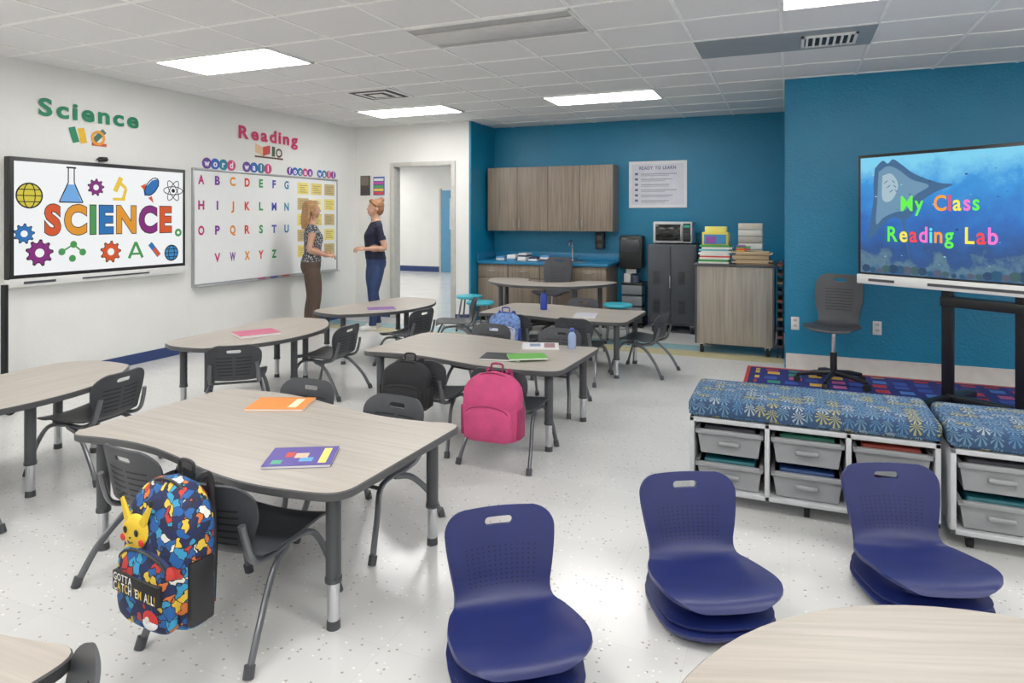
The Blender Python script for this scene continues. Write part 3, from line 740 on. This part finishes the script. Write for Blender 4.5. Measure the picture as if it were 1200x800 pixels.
def comic():
    m,nt,b=newmat('comic_print_fabric'); L=nt.links.new
    tc=nt.nodes.new('ShaderNodeTexCoord')
    ns=nt.nodes.new('ShaderNodeTexNoise'); ns.inputs['Scale'].default_value=24; ns.inputs['Detail'].default_value=2; L(tc.outputs['Object'],ns.inputs['Vector'])
    va=nt.nodes.new('ShaderNodeVectorMath'); va.operation='MULTIPLY_ADD'; L(ns.outputs['Color'],va.inputs[0]); va.inputs[1].default_value=(.05,.05,.05); L(tc.outputs['Object'],va.inputs[2])
    v=nt.nodes.new('ShaderNodeTexVoronoi'); v.inputs['Scale'].default_value=36; L(va.outputs[0],v.inputs['Vector'])
    sp=nt.nodes.new('ShaderNodeSeparateColor'); L(v.outputs['Color'],sp.inputs['Color']); r=nt.nodes.new('ShaderNodeValToRGB'); r.color_ramp.interpolation='CONSTANT'
    cs=[(18,30,76),(24,90,160),(190,50,44),(226,190,60),(50,150,196),(214,110,44),(226,226,216),(16,34,84)]
    r.color_ramp.elements[0].color=lin(cs[0]); r.color_ramp.elements[1].color=lin(cs[1]); r.color_ramp.elements[1].position=.24
    for i,p in enumerate((.48,.57,.68,.82,.88,.92)):
        e=r.color_ramp.elements.new(p); e.color=lin(cs[i+2])
    L(sp.outputs[0],r.inputs['Fac'])
    v2=nt.nodes.new('ShaderNodeTexVoronoi'); v2.feature='DISTANCE_TO_EDGE'; v2.inputs['Scale'].default_value=36; L(va.outputs[0],v2.inputs['Vector'])
    lt=nt.nodes.new('ShaderNodeMath'); lt.operation='LESS_THAN'; lt.inputs[1].default_value=.05; L(v2.outputs['Distance'],lt.inputs[0])
    mx=nt.nodes.new('ShaderNodeMix'); mx.data_type='RGBA'; L(lt.outputs[0],mx.inputs[0]); L(r.outputs['Color'],mx.inputs[6]); mx.inputs[7].default_value=(.01,.01,.02,1)
    L(mx.outputs[2],b.inputs['Base Color']); b.inputs['Roughness'].default_value=.7
    return m
COM=comic()
def cx(mb,h,w,d):
    YL=pmat((236,196,44)); Kk=pmat((16,16,18)); RD=pmat((214,44,40)); y=-d*.98
    x0,z0=-.055,-.155
    mb.ball((x0,y+.012,z0),(.068,.022,.055),YL); mb.ball((x0-.005,y+.014,z0-.07),(.06,.02,.045),YL)
    for sx,dx in((-1,-.07),(1,.075)):
        mb.tube([(x0+sx*.035,y+.006,z0+.035),(x0+dx,y+.006,z0+.1)],[.017,.008],YL,8,flat=.5); mb.ball((x0+dx,y+.006,z0+.103),(.009,.006,.012),Kk,n=8)
    for s_ in(-1,1): mb.ball((x0+s_*.027,y-.01,z0+.012),(.009,.003,.011),Kk,n=10); mb.ball((x0+s_*.045,y-.006,z0-.016),(.012,.004,.011),RD,n=10)
    mb.ball((x0,y-.012,z0-.006),(.004,.002,.003),Kk,n=8); mb.tube([(x0-.012,y-.011,z0-.018),(x0,y-.0125,z0-.023),(x0+.012,y-.011,z0-.018)],.0016,Kk,6)
    mb.b2(-.11,.11,-d*.72-.074,-d*.72-.05,-h*.76,-h*.62,Kk,.004); word(mb,"GOTTA",-.1,-.01,-h*.675,.03,[pmat((245,245,240))],-d*.72-.0755); word(mb,"CATCH 'EM ALL!",-.1,.1,-h*.745,.036,[pmat((245,245,240)),YL],-d*.72-.0755)
    mb.ball((.06,-d*.72-.06,-h*.87),(.034,.012,.034),RD); mb.ball((.06,-d*.72-.062,-h*.9),(.032,.012,.02),pmat((240,240,240))); mb.ball((.06,-d*.72-.073,-h*.87),(.01,.004,.01),WHITE,n=10)
backpack(COM,COM,BLACK,.42,.155,.16,cx).obj('colourful_backpack',(-1.755,1.55,.6),-6)

# ------------------------------------------------------------ things on tables
def booklet(name,x,y,z,w,d,rz,col,detail=None,h=.009):
    mb=MB(); mb.b2(-w/2,w/2,-d/2,d/2,.001,h,pmat((240,240,236))); mb.b2(-w/2-.002,w/2+.002,-d/2-.002,d/2+.002,h,h+.001,pmat(col)); mb.b2(-w/2-.002,w/2+.002,-d/2-.002,d/2+.002,0,.001,pmat(col))
    mb.b2(-w/2-.003,-w/2,-d/2,d/2,0,h+.001,pmat(col))
    for (a,b,c,e,cc) in detail or []: mb.b2(a*w,b*w,c*d,e*d,h+.001,h+.0014,pmat(cc))
    return mb.obj(name,(x,y,z),rz)
Z=.5005
booklet('orange_folder',-2.25,2.50,Z,.2,.27,-68,(232,134,36),[(-.35,.35,.2,.35,(250,225,190))])
booklet('workbook',-1.68,1.975,Z,.19,.24,-62,(84,70,150),[(-.15,.1,-.1,.1,(236,190,160)),(-.22,.05,-.12,-.25,(200,60,50)),(.1,.3,0,.2,(90,160,210)),(-.4,.4,.3,.42,(240,220,110)),(.2,.4,-.4,-.25,(80,170,130))])
booklet('pink_folder',-3.78,3.93,Z,.24,.3,-30,(196,96,126),None,.02)
booklet('purple_folder',-3.7,5.5,Z,.2,.26,-50,(120,70,150))
booklet('black_folder',-1.70,3.90,Z,.2,.26,-80,(30,30,34)); booklet('green_folder',-1.54,3.92,Z+.0105,.16,.24,-60,(90,170,60))
booklet('magazine',-1.60,4.33,Z,.2,.25,-70,(226,226,228),[(-.4,.4,.1,.4,(150,110,120)),(-.3,.2,-.3,0,(120,140,170))])
booklet('magazine',-1.72,5.85,Z,.2,.26,10,(190,190,200))
def bottle(name,x,y,h,r,c1,c2):
    mb=MB(); mb.lathe([(r*.9,0),(r,.006),(r,h*.62),(r*.75,h*.74),(r*.45,h*.8),(r*.45,h*.84)],c1,20); mb.lathe([(r*.55,h*.83),(r*.6,h*.84),(r*.6,h*.95),(r*.4,h)],c2,20); mb.obj(name,(x,y,.5005))
bottle('water_bottle',-1.38,4.36,.14,.028,mat('clear_bottle',(150,170,210),.1),mat('bottle_cap',(60,80,160),.4))
bottle('water_bottle',-2.22,6.1,.2,.035,mat('blue_bottle',(40,70,170),.3),BLACK)

# ------------------------------------------------------------ storage bench
def cushion_mat():
    m,nt,b=newmat('cushion_burst_fabric'); L=nt.links.new
    tc=nt.nodes.new('ShaderNodeTexCoord')
    mp=nt.nodes.new('ShaderNodeMapping'); mp.inputs['Scale'].default_value=(19,19,19); L(tc.outputs['Object'],mp.inputs['Vector'])
    v=nt.nodes.new('ShaderNodeTexVoronoi'); v.inputs['Scale'].default_value=1; v.inputs['Randomness'].default_value=.3; L(mp.outputs['Vector'],v.inputs['Vector'])
    sb=nt.nodes.new('ShaderNodeVectorMath'); sb.operation='SUBTRACT'; L(mp.outputs['Vector'],sb.inputs[0]); L(v.outputs['Position'],sb.inputs[1])
    sx=nt.nodes.new('ShaderNodeSeparateXYZ'); L(sb.outputs[0],sx.inputs[0])
    def mt(op,a,b_=None,v2=None):
        n=nt.nodes.new('ShaderNodeMath'); n.operation=op; L(a,n.inputs[0])
        if b_ is not None: L(b_,n.inputs[1])
        if v2 is not None: n.inputs[1].default_value=v2
        return n.outputs[0]
    zz=mt('ADD',sx.outputs[1],sx.outputs[2])
    an=mt('ARCTAN2',zz,sx.outputs[0]); an=mt('MULTIPLY',an,v2=10); sn=mt('SINE',an); ray=mt('GREATER_THAN',sn,v2=.25)
    inn=mt('LESS_THAN',v.outputs['Distance'],v2=.6); out=mt('GREATER_THAN',v.outputs['Distance'],v2=.1); msk=mt('MULTIPLY',ray,inn); msk=mt('MULTIPLY',msk,out)
    sp=nt.nodes.new('ShaderNodeSeparateColor'); L(v.outputs['Color'],sp.inputs['Color'])
    r=nt.nodes.new('ShaderNodeValToRGB'); r.color_ramp.interpolation='CONSTANT'; L(sp.outputs[0],r.inputs['Fac'])
    r.color_ramp.elements[0].color=lin((92,130,154)); r.color_ramp.elements[1].color=lin((158,156,96)); r.color_ramp.elements[1].position=.5
    e=r.color_ramp.elements.new(.68); e.color=lin((70,118,156)); e=r.color_ramp.elements.new(.88); e.color=lin((150,166,170))
    mx=nt.nodes.new('ShaderNodeMix'); mx.data_type='RGBA'; L(msk,mx.inputs[0]); mx.inputs[6].default_value=lin((42,68,104)); L(r.outputs['Color'],mx.inputs[7]); L(mx.outputs[2],b.inputs['Base Color'])
    b.inputs['Roughness'].default_value=.8
    return m
CUSH=cushion_mat()
TRAY=mat('tray_gray_plastic',(140,142,145),.35); FRAMEM=mat('bench_frame_light',(192,194,197),.35,.1)
def bench():
    mb=MB(); W=1.05; D=.44; zb,zt=.07,.43; p=.022
    mb.b2(0,W,0,D,zt-p,zt,FRAMEM,.003); mb.b2(0,W,0,D,zb,zb+p,FRAMEM,.003)
    for i in range(4):
        x=i*(W-p)/3; mb.b2(x,x+p,0,D,zb,zt,FRAMEM,.003)
    mb.b2(p,W-p,D-.012,D-.004,zb,zt,FRAMEM)
    cw=(W-p)/3
    con=[(20,90,100),(150,60,50),(30,60,110),(60,60,70),(90,40,110),(40,110,90)]
    for c in range(3):
        for r in range(2):
            x0=c*cw+p+.012; x1=(c+1)*cw-.012; z0=zb+p+.006+r*.158; z1=z0+.118
            vs=[]
            for z,ins in((z0,.018),(z1,0)):
                vs+= [(x0+ins,.012+ins*.6,z),(x1-ins,.012+ins*.6,z),(x1-ins,D-.03,z),(x0+ins,D-.03,z)]
            mb.add(vs,[[0,1,2,3],[0,1,5,4],[1,2,6,5],[2,3,7,6],[3,0,4,7]],TRAY)
            mb.b2(x0-.006,x1+.006,.0,.022,z1-.022,z1,TRAY,.004); mb.b2(x0-.006,x0+.01,.0,D-.03,z1-.008,z1,TRAY); mb.b2(x1-.01,x1+.006,.0,D-.03,z1-.008,z1,TRAY)
            mb.box(((x0+x1)/2,.006,z1-.06),(.1,.022,.022),TRAY,.008)
            mb.b2(x0+.03,x1-.03,.04,D-.06,z0+.01,z1+.008,pmat(con[(c*2+r*3)%6]),.01)
    for x in(.08,W-.08,W/2):
        for y in(.07,D-.07): mb.cyl((x-.012,y,.028),(x+.012,y,.028),.028,GASKET,14); mb.b2(x-.016,x+.016,y-.02,y+.02,.045,.072,METAL)
    mb.box((W/2,D/2,zt+.047),(W+.015,D+.015,.09),CUSH,.03,seg=4)
    mb.tube([(0,0-.006,zt+.02),(W,-.006,zt+.02)],.004,CUSH,6)
    return mb.build(50)
BM=bench()
place(BM,'storage_bench',(-.45,3.32,0),0); place(BM,'storage_bench',(.625,3.28,0),-1)

# ------------------------------------------------------------ rug
def rug_mat():
    m,nt,b=newmat('rug_pattern'); L=nt.links.new
    tc=nt.nodes.new('ShaderNodeTexCoord')
    v=nt.nodes.new('ShaderNodeTexVoronoi'); v.distance='CHEBYCHEV'; v.inputs['Scale'].default_value=6; v.inputs['Randomness'].default_value=.3; L(tc.outputs['Object'],v.inputs['Vector'])
    sp=nt.nodes.new('ShaderNodeSeparateColor'); L(v.outputs['Color'],sp.inputs['Color'])
    r=nt.nodes.new('ShaderNodeValToRGB'); r.color_ramp.interpolation='CONSTANT'; L(sp.outputs[0],r.inputs['Fac'])
    r.color_ramp.elements[0].color=lin((40,70,156)); r.color_ramp.elements[1].color=lin((170,44,56)); r.color_ramp.elements[1].position=.42
    for p,c in((.56,(60,110,186)),(.74,(196,156,60)),(.84,(44,126,106)),(.92,(170,84,140))): e=r.color_ramp.elements.new(p); e.color=lin(c)
    g=nt.nodes.new('ShaderNodeMath'); g.operation='LESS_THAN'; g.inputs[1].default_value=.3; L(v.outputs['Distance'],g.inputs[0])
    mx=nt.nodes.new('ShaderNodeMix'); mx.data_type='RGBA'; L(g.outputs[0],mx.inputs[0]); mx.inputs[6].default_value=lin((24,38,108)); L(r.outputs['Color'],mx.inputs[7]); L(mx.outputs[2],b.inputs['Base Color']); b.inputs['Roughness'].default_value=.95
    return m
RUGM=rug_mat(); RUGE=mat('rug_border',(28,36,96),.95)
mb=MB(); mb.b2(-.36,2.6,4.4,6.6,0,.009,RUGE); mb.b2(-.28,2.52,4.48,6.52,.0085,.0105,RUGM); mb.b2(-.36,2.6,6.56,6.6,.0085,.0105,pmat((180,50,50))); mb.b2(-.36,-.33,4.4,6.56,.0085,.0105,pmat((180,50,50)))
mb.obj('classroom_rug')

# ------------------------------------------------------------ rolling display
def ocean():
    m,nt,b=newmat('screen_underwater'); L=nt.links.new
    tc=nt.nodes.new('ShaderNodeTexCoord'); sx=nt.nodes.new('ShaderNodeSeparateXYZ'); L(tc.outputs['Object'],sx.inputs[0])
    mr=nt.nodes.new('ShaderNodeMapRange'); mr.inputs['From Min'].default_value=-.45; mr.inputs['From Max'].default_value=.45; L(sx.outputs[2],mr.inputs['Value'])
    n=nt.nodes.new('ShaderNodeTexNoise'); n.inputs['Scale'].default_value=5; n.inputs['Detail'].default_value=8; n.inputs['Roughness'].default_value=.65; L(tc.outputs['Object'],n.inputs['Vector'])
    ad=nt.nodes.new('ShaderNodeMath'); ad.operation='MULTIPLY_ADD'; L(n.outputs['Fac'],ad.inputs[0]); ad.inputs[1].default_value=.7; L(mr.outputs[0],ad.inputs[2])
    sb=nt.nodes.new('ShaderNodeMath'); sb.operation='SUBTRACT'; sb.inputs[1].default_value=.35; L(ad.outputs[0],sb.inputs[0])
    r=nt.nodes.new('ShaderNodeValToRGB'); L(sb.outputs[0],r.inputs['Fac'])
    r.color_ramp.elements[0].color=lin((24,80,130)); r.color_ramp.elements[1].color=lin((120,214,250))
    for p,c in((.12,(84,120,140)),(.2,(14,66,130)),(.5,(8,100,194)),(.78,(30,146,228))): e=r.color_ramp.elements.new(p); e.color=lin(c)
    L(r.outputs['Color'],b.inputs['Emission Color']); b.inputs['Emission Strength'].default_value=.85; b.inputs['Base Color'].default_value=(.01,.02,.03,1); b.inputs['Roughness'].default_value=.3
    m.cycles.emission_sampling='NONE'
    return m
OC=ocean()
mb=MB(); W=1.68; hw=W/2
mb.b2(-hw,hw,-.03,.05,-.43,.51,BLACK,.008); mb.b2(-hw,hw,-.05,.05,-.5,-.425,WHITE,.01); mb.b2(-.3,.3,-.055,-.045,-.475,-.455,DKGRAY)
mb.b2(-hw+.1,-hw+.3,-.054,-.045,-.475,-.455,DKGRAY)
ys=-.0315; mb.rect(-hw+.025,hw-.025,-.41,.485,OC,ys)
RAY=emat((110,156,190),.7); RAY2=emat((56,104,150),.7); RAY3=emat((176,206,220),.7)
def smooth(P,n=5): return [(p.x,p.y) for p in catmull([Vector((a,b,0)) for a,b in P+[P[0]]],n)][:-1]
# manta ray seen from below: broad swept wings, cephalic fins, thin tail
mb.flat(smooth([(-.70,.40),(-.64,.455),(-.60,.43),(-.56,.46),(-.50,.42),(-.40,.34),(-.24,.27),(-.14,.25),(-.26,.20),(-.36,.13),(-.42,.04),(-.48,.0),(-.56,.02),(-.64,-.04),(-.75,-.15),(-.735,.0),(-.71,.16),(-.71,.28)]),RAY2,ys-.001)
mb.flat(smooth([(-.67,.37),(-.6,.41),(-.52,.38),(-.42,.30),(-.30,.25),(-.4,.18),(-.46,.08),(-.54,.06),(-.63,.02),(-.69,-.03),(-.68,.16)]),RAY,ys-.0015)
mb.flat(smooth([(-.64,.34),(-.57,.35),(-.52,.26),(-.57,.15),(-.64,.16)]),RAY3,ys-.002)
mb.flat([(-.50,.03),(-.475,.03),(-.43,-.34)],RAY2,ys-.0012)
for q in range(3): mb.line([(-.625+.02*q,.28-.035*q),(-.60+.02*q,.30-.035*q)],.006,RAY2,ys-.0024); mb.line([(-.565+.01*q,.30-.035*q),(-.545+.01*q,.28-.035*q)],.006,RAY2,ys-.0024)
for i in range(46):
    x=random.uniform(-.75,.78); z=random.uniform(-.36,.45); s_=random.uniform(.004,.009)
    mb.flat([(x-s_*1.6,z),(x,z+s_*.7),(x+s_*1.4,z),(x,z-s_*.7)],emat((160,220,240),.7) if i%2 else emat((16,56,116),.5),ys-.0022)
for i in range(30):
    x=-.77+.053*i; r=random.uniform(.02,.045); mb.disc(x,-.41+r*.9,r*.9,emat([(30,70,110),(24,90,130),(90,94,120),(60,100,104)][i%4],.6),ys-.0008,n=7,rz=r*.8)
cc=[emat(c,.95) for c in((90,240,60),(250,230,60),(240,60,60),(250,110,200),(80,230,230),(250,150,40))]
word(mb,'My Class',-.50,.03,.07,.155,[cc[0],cc[0],cc[5],cc[2],cc[1],cc[3],cc[0]],ys-.004,off=.02,gap=.1)
word(mb,'Reading Lab',-.60,.14,-.16,.16,[cc[0],cc[1],cc[2],cc[3],cc[4],cc[5]],ys-.004,off=.02,gap=.1)
SB=BLACKM
mb.b2(-.2,.2,.05,.1,-.3,.3,SB,.004)
for sx in(-.23,.23):
    mb.b2(sx-.035,sx+.035,.06,.11,-1.28,.3,SB,.006)
    mb.b2(sx-.04,sx+.04,-.32,.42,-1.318,-1.265,SB,.01)
    for yy in(-.3,.4): mb.cyl((sx-.015,yy,-1.339),(sx+.015,yy,-1.339),.032,GASKET,14)
mb.b2(-.23,.23,.05,.12,-1.31,-1.25,SB,.006); mb.b2(-.26,.26,.03,.14,-.62,-.55,SB,.006)
mb.obj('rolling_display_screen',(1.19,5.42,1.382),-37)
for x in(.72,.05,2.3):
    mb=MB(); mb.b2(x-.035,x+.035,6.672,6.68,.36,.48,WHITE,.003)
    for zz in(.39,.44): mb.b2(x-.014,x+.014,6.669,6.673,zz,zz+.02,pmat((180,180,176)))
    mb.obj('wall_outlet')
mb=MB(); mb.cyl((-5.6,3.2,.06),(-5.6,3.2,.88),.025,BLACKM)
mb.tube([(-5.6,3.2,.07),(-5.1,2.95,.06)],.02,BLACKM,8); mb.tube([(-5.6,3.2,.07),(-5.62,3.6,.06)],.02,BLACKM,8); mb.tube([(-5.6,3.2,.07),(-5.62,2.8,.06)],.02,BLACKM,8)
for p in((-5.62,2.8),(-5.62,3.6),(-5.1,2.95)): mb.cyl((p[0]-.012,p[1],.035),(p[0]+.012,p[1],.035),.035,GASKET,14)
mb.obj('rolling_stand')

# ------------------------------------------------------------ people
def remesh(mb,vox,it=3):
    def fn(o):
        r=o.modifiers.new('r','REMESH'); r.mode='VOXEL'; r.voxel_size=vox; r.use_smooth_shade=True
        s_=o.modifiers.new('s','SMOOTH'); s_.factor=.5; s_.iterations=it
    return evalmods(mb,fn)
def loft(mb,secs,m,n=24):
    vs=[];fs=[]
    for (z,cx_,cy,rx,ry) in secs:
        for k in range(n):
            a=2*PI*k/n; vs.append((cx_+rx*math.cos(a),cy+ry*math.sin(a),z))
    for i in range(len(secs)-1):
        for k in range(n): fs.append([i*n+k,i*n+(k+1)%n,(i+1)*n+(k+1)%n,(i+1)*n+k])
    fs.append(list(range(n))[::-1]); fs.append([(len(secs)-1)*n+k for k in range(n)])
    mb.add(vs,fs,m)
def csec(P,n):
    C=catmull([Vector((p[0],p[3],p[4])) for p in P],n); D=catmull([Vector((p[1],p[2],0)) for p in P],n)
    return [(c.x,d.x,d.y,c.y,c.z) for c,d in zip(C,D)]
def hand(mb,wr,d,pn,skin,side):
    d=Vector(d).normalized(); pn=Vector(pn); pn=(pn-d*pn.dot(d)).normalized(); l=d.cross(pn)*side
    wr=Vector(wr)
    M=Matrix((( l.x,d.x,pn.x,wr.x),(l.y,d.y,pn.y,wr.y),(l.z,d.z,pn.z,wr.z),(0,0,0,1)))
    mb.ball((0,.045,0),(.038,.05,.015),skin,M=M,n=14); mb.tube([(0,-.03,0),(0,.03,0)],[.024,.026],skin,10,M=M,flat=.75)
    for i,(x,L) in enumerate(((.027,.066),(.009,.074),(-.009,.068),(-.026,.053))):
        mb.tube(catmull([(x,.075,0),(x*1.15,.075+L*.42,-.006),(x*1.15,.075+L*.7,-.026),(x*1.1,.075+L*.76,-.046)],3),[.0092]*6+[.0085]*3+[.007],skin,8,M=M)
    mb.tube(catmull([(.025,.02,-.002),(.05,.045,-.012),(.052,.075,-.024),(.045,.092,-.032)],3),[.012]*4+[.01]*4+[.0095,.008],skin,8,M=M)
def person(name,loc,rz,scale,skin,shirt,pants,shoe,hair,arms,sleeve,legr,hairstyle,neckz,stance,belly=0):
    body=MB()
    torso=[(.74,0,-.005,.12,.1),(.80,0,-.012,.160,.118),(.87,0,-.012,.170,.124),(.95,0,.0,.150,.108+belly*.5),(1.02,0,.008,.134,.1+belly),(1.1,0,.015,.138,.108+belly*.6),(1.2,0,.022,.150,.118),(1.28,0,.004,.156,.094),(1.335,0,-.008,.150,.074),(1.365,0,-.012,.118,.062),(1.39,0,-.01,.08,.058),(1.415,0,-.004,.056,.054),(1.45,0,.004,.05,.052),(1.49,0,.01,.045,.05)]
    loft(body,csec(torso,3),skin)
    for i,sx in enumerate((-1,1)):
        f=stance[i]
        top=Vector((sx*.06,-.01,.9)); hip=Vector((sx*.076,-.003,.8)); kn=Vector((sx*.085+f[0]*.5,f[1]*.5+.02,.45)); an=Vector((sx*.085+f[0],f[1]-.01,.075))
        P=catmull([top,hip,hip.lerp(kn,.5)+Vector((0,.008,0)),kn,kn.lerp(an,.45)+Vector((0,-.012,0)),an],5)
        rr=catmull([(.05,0,0),(legr[0],0,0),(legr[1],0,0),(legr[2],0,0),(legr[3],0,0),(legr[4],0,0)],5)
        body.tube(P,[r.x for r in rr],skin,18)
    for sx,(sh,el,wr,dd,pn) in zip((-1,1),arms):
        body.ball(sh,(.050,.05,.05),skin); body.ball((sx*.11,-.008,1.335),(.07,.05,.03),skin)
        P=catmull([sh,Vector(sh).lerp(Vector(el),.5),el,Vector(el).lerp(Vector(wr),.45),wr],4); rr=[.046,.046,.045,.043,.041,.039,.037,.036,.035,.036,.037,.036,.033,.03,.027,.025,.024]
        body.tube(P,rr[:len(P)],skin,14)
    body.ball((0,.0,1.555),(.075,.09,.09),skin); body.ball((0,.03,1.51),(.06,.066,.075),skin); body.ball((0,.055,1.468),(.034,.032,.026),skin)
    body.tube([(0,.09,1.555),(0,.103,1.53),(0,.1,1.518)],[.007,.012,.009],skin,8)
    for sx in(-1,1): body.ball((sx*.075,.0,1.53),(.012,.02,.03),skin,n=10)
    vs,fs=remesh(body,.0065,3)
    def mf(c):
        for sh,el,wr,dd,pn in arms:
            a=Vector(sh);b=Vector(el);w_=Vector(wr)
            for p,q,base in((a,b,0),(b,w_,1)):
                t=(c-p).dot(q-p)/(q-p).length_squared
                if 0<=t<=1.15 and (c-(p+(q-p)*t)).length<.06 and (abs(c.x)>.15 or base==1) :
                    return shirt if base+t<sleeve else skin
            if (c-w_).length<.05: return skin
        if c.z>neckz-.35*max(0,c.y)*1.2: return skin
        if c.z>.93: return shirt
        if c.z>.085: return pants
        return skin
    m=MB(); m.add(vs,fs,mf)
    for i,(sh,el,wr,dd,pn) in enumerate(arms): hand(m,wr,dd,pn,skin,-1 if i else 1)
    hb=[s for s in csec(torso,6) if .895<s[0]<.99]
    loft(m,[(z,x,y,a+.007,b_+.007) for z,x,y,a,b_ in hb],shirt)
    for sh,el,wr,dd,pn in arms:
        a=Vector(sh);b=Vector(el)
        if sleeve<1: m.tube([a.lerp(b,max(0,sleeve-.16)),a.lerp(b,sleeve+.02)],[.05,.051],shirt,18)
    for i,sx in enumerate((-1,1)):
        f=stance[i]; ax,ay=sx*.085+f[0],f[1]-.01
        sh=MB(); sh.ball((ax,ay+.0,.045),(.042,.052,.045),shoe); sh.ball((ax+sx*.004,ay+.09,.032),(.046,.085,.032),shoe); sh.b2(ax-.04,ax+.04,ay-.045,ay+.16,.002,.02,shoe,.009)
        v2,f2=remesh(sh,.007,2); m.add(v2,f2,shoe)
        m.tube([(ax,ay,.06),(ax,ay,.1)],[legr[4]+.006,legr[4]+.003],pants,18)
    EW=pmat((226,222,214),.3); EI=pmat((60,50,42),.3); LIP=pmat((170,88,86),.5)
    for sx in(-1,1):
        m.ball((sx*.028,.0835,1.548),(.0115,.006,.0058),EW,n=12); m.ball((sx*.028,.088,1.548),(.0055,.003,.0055),EI,n=10)
        m.tube(catmull([(sx*.014,.092,1.566),(sx*.03,.091,1.57),(sx*.046,.08,1.565)],4),.0025,hair,6)
    m.tube(catmull([(-.02,.089,1.491),(0,.097,1.488),(.02,.089,1.491)],4),[.002]+[.004]*7+[.002],LIP,8)
    h=MB(); h.ball((0,-.022,1.575),(.085,.096,.09),hair); h.ball((0,-.045,1.53),(.08,.067,.085),hair)
    if hairstyle=='long':
        for k in range(9):
            a=-1.25+2.5*k/8; x=.074*math.sin(a); y=-.02-.075*math.cos(a)
            h.tube(catmull([(x,y+.01,1.6),(x*1.15,y-.005,1.5),(x*1.25,y-.01,1.4),(x*1.0,y-.02,1.30)],4),[.024]*5+[.026]*4+[.022,.018,.013,.008],hair,8)
        for sx in(-1,1): h.tube(catmull([(sx*.04,.055,1.635),(sx*.075,.035,1.58),(sx*.084,.015,1.5),(sx*.087,.01,1.4)],4),[.014]*5+[.02]*4+[.016,.014,.01,.006],hair,8)
    else:
        h.ball((0,-.085,1.65),(.036,.036,.034),hair); h.ball((0,-.05,1.63),(.05,.05,.04),hair)
        for sx in(-1,1): h.tube(catmull([(sx*.03,.06,1.64),(sx*.065,.04,1.6),(sx*.08,.0,1.57)],4),.014,hair,8)
    h.ball((0,.045,1.634),(.058,.035,.028),hair)
    v2,f2=remesh(h,.008,2); m.add(v2,f2,hair)
    o=m.obj(name,loc,rz,sharp=70,recalc=False); o.scale=(scale,)*3
    return o
SK1=mat('skin_light',(200,150,124),.5); SK2=mat('skin_fair',(208,158,134),.5)
def dotsm():
    m,nt,b=newmat('patterned_top'); L=nt.links.new
    tc=nt.nodes.new('ShaderNodeTexCoord'); v=nt.nodes.new('ShaderNodeTexVoronoi'); v.inputs['Scale'].default_value=45; L(tc.outputs['Object'],v.inputs['Vector'])
    r=nt.nodes.new('ShaderNodeValToRGB'); r.color_ramp.elements[0].position=.35; r.color_ramp.elements[1].position=.45; r.color_ramp.elements[0].color=lin((180,180,180)); r.color_ramp.elements[1].color=lin((66,66,74)); L(v.outputs['Distance'],r.inputs['Fac']); L(r.outputs['Color'],b.inputs['Base Color']); b.inputs['Roughness'].default_value=.85
    return m
BR=mat('brown_trousers',(84,68,58),.8,bump=.2,bs=30); JE=mat('denim',(42,62,104),.8,var=.2,bump=.2,bs=60); NV=mat('navy_shirt',(24,30,56),.8,bump=.2,bs=30)
person('woman_in_patterned_top',(-5.36,6.48,0),-46,.97,SK1,dotsm(),BR,mat('tan_shoe',(150,120,96),.5),mat('blonde_hair',(168,128,84),.6,var=.35,vs=60),
  [((-.155,0,1.295),(-.2,-.05,1.04),(-.1,.15,.99),(.35,1,-.05),(-.6,0,.8)),((.155,0,1.295),(.2,-.04,1.05),(.08,.17,.97),(-.35,1,0),(.5,0,.85))],
  .16,(.092,.09,.07,.064,.058),'long',1.365,((0,-.02),(.0,.04)))
person('woman_in_navy_shirt',(-4.82,7.03,0),140,.985,SK2,NV,JE,mat('white_shoe',(224,224,222),.5),mat('strawberry_hair',(150,104,68),.6,var=.35,vs=60),
  [((-.16,0,1.295),(-.21,-.06,1.04),(-.13,.16,1.03),(.5,1,.05),(-.6,0,.8)),((.16,0,1.295),(.215,-.06,1.04),(.12,.14,1.02),(-.4,1,.15),(.6,0,.8))],
  .6,(.094,.094,.066,.058,.044),'bun',1.385,((-.01,.07),(.02,-.05)),.02)

# ------------------------------------------------------------ world, camera
wd=bpy.data.worlds.new('world'); scene.world=wd; wd.use_nodes=True; wd.node_tree.nodes['Background'].inputs[0].default_value=(.8,.85,.9,1); wd.node_tree.nodes['Background'].inputs[1].default_value=.5
cam=bpy.data.cameras.new('camera'); co=bpy.data.objects.new('camera',cam); scene.collection.objects.link(co)
co.location=(0,0,1.40); co.rotation_euler=(rad(90),0,rad(22.75)); cam.lens=23.25; cam.sensor_width=36; cam.shift_y=-145/1200; cam.clip_start=.05
scene.camera=co
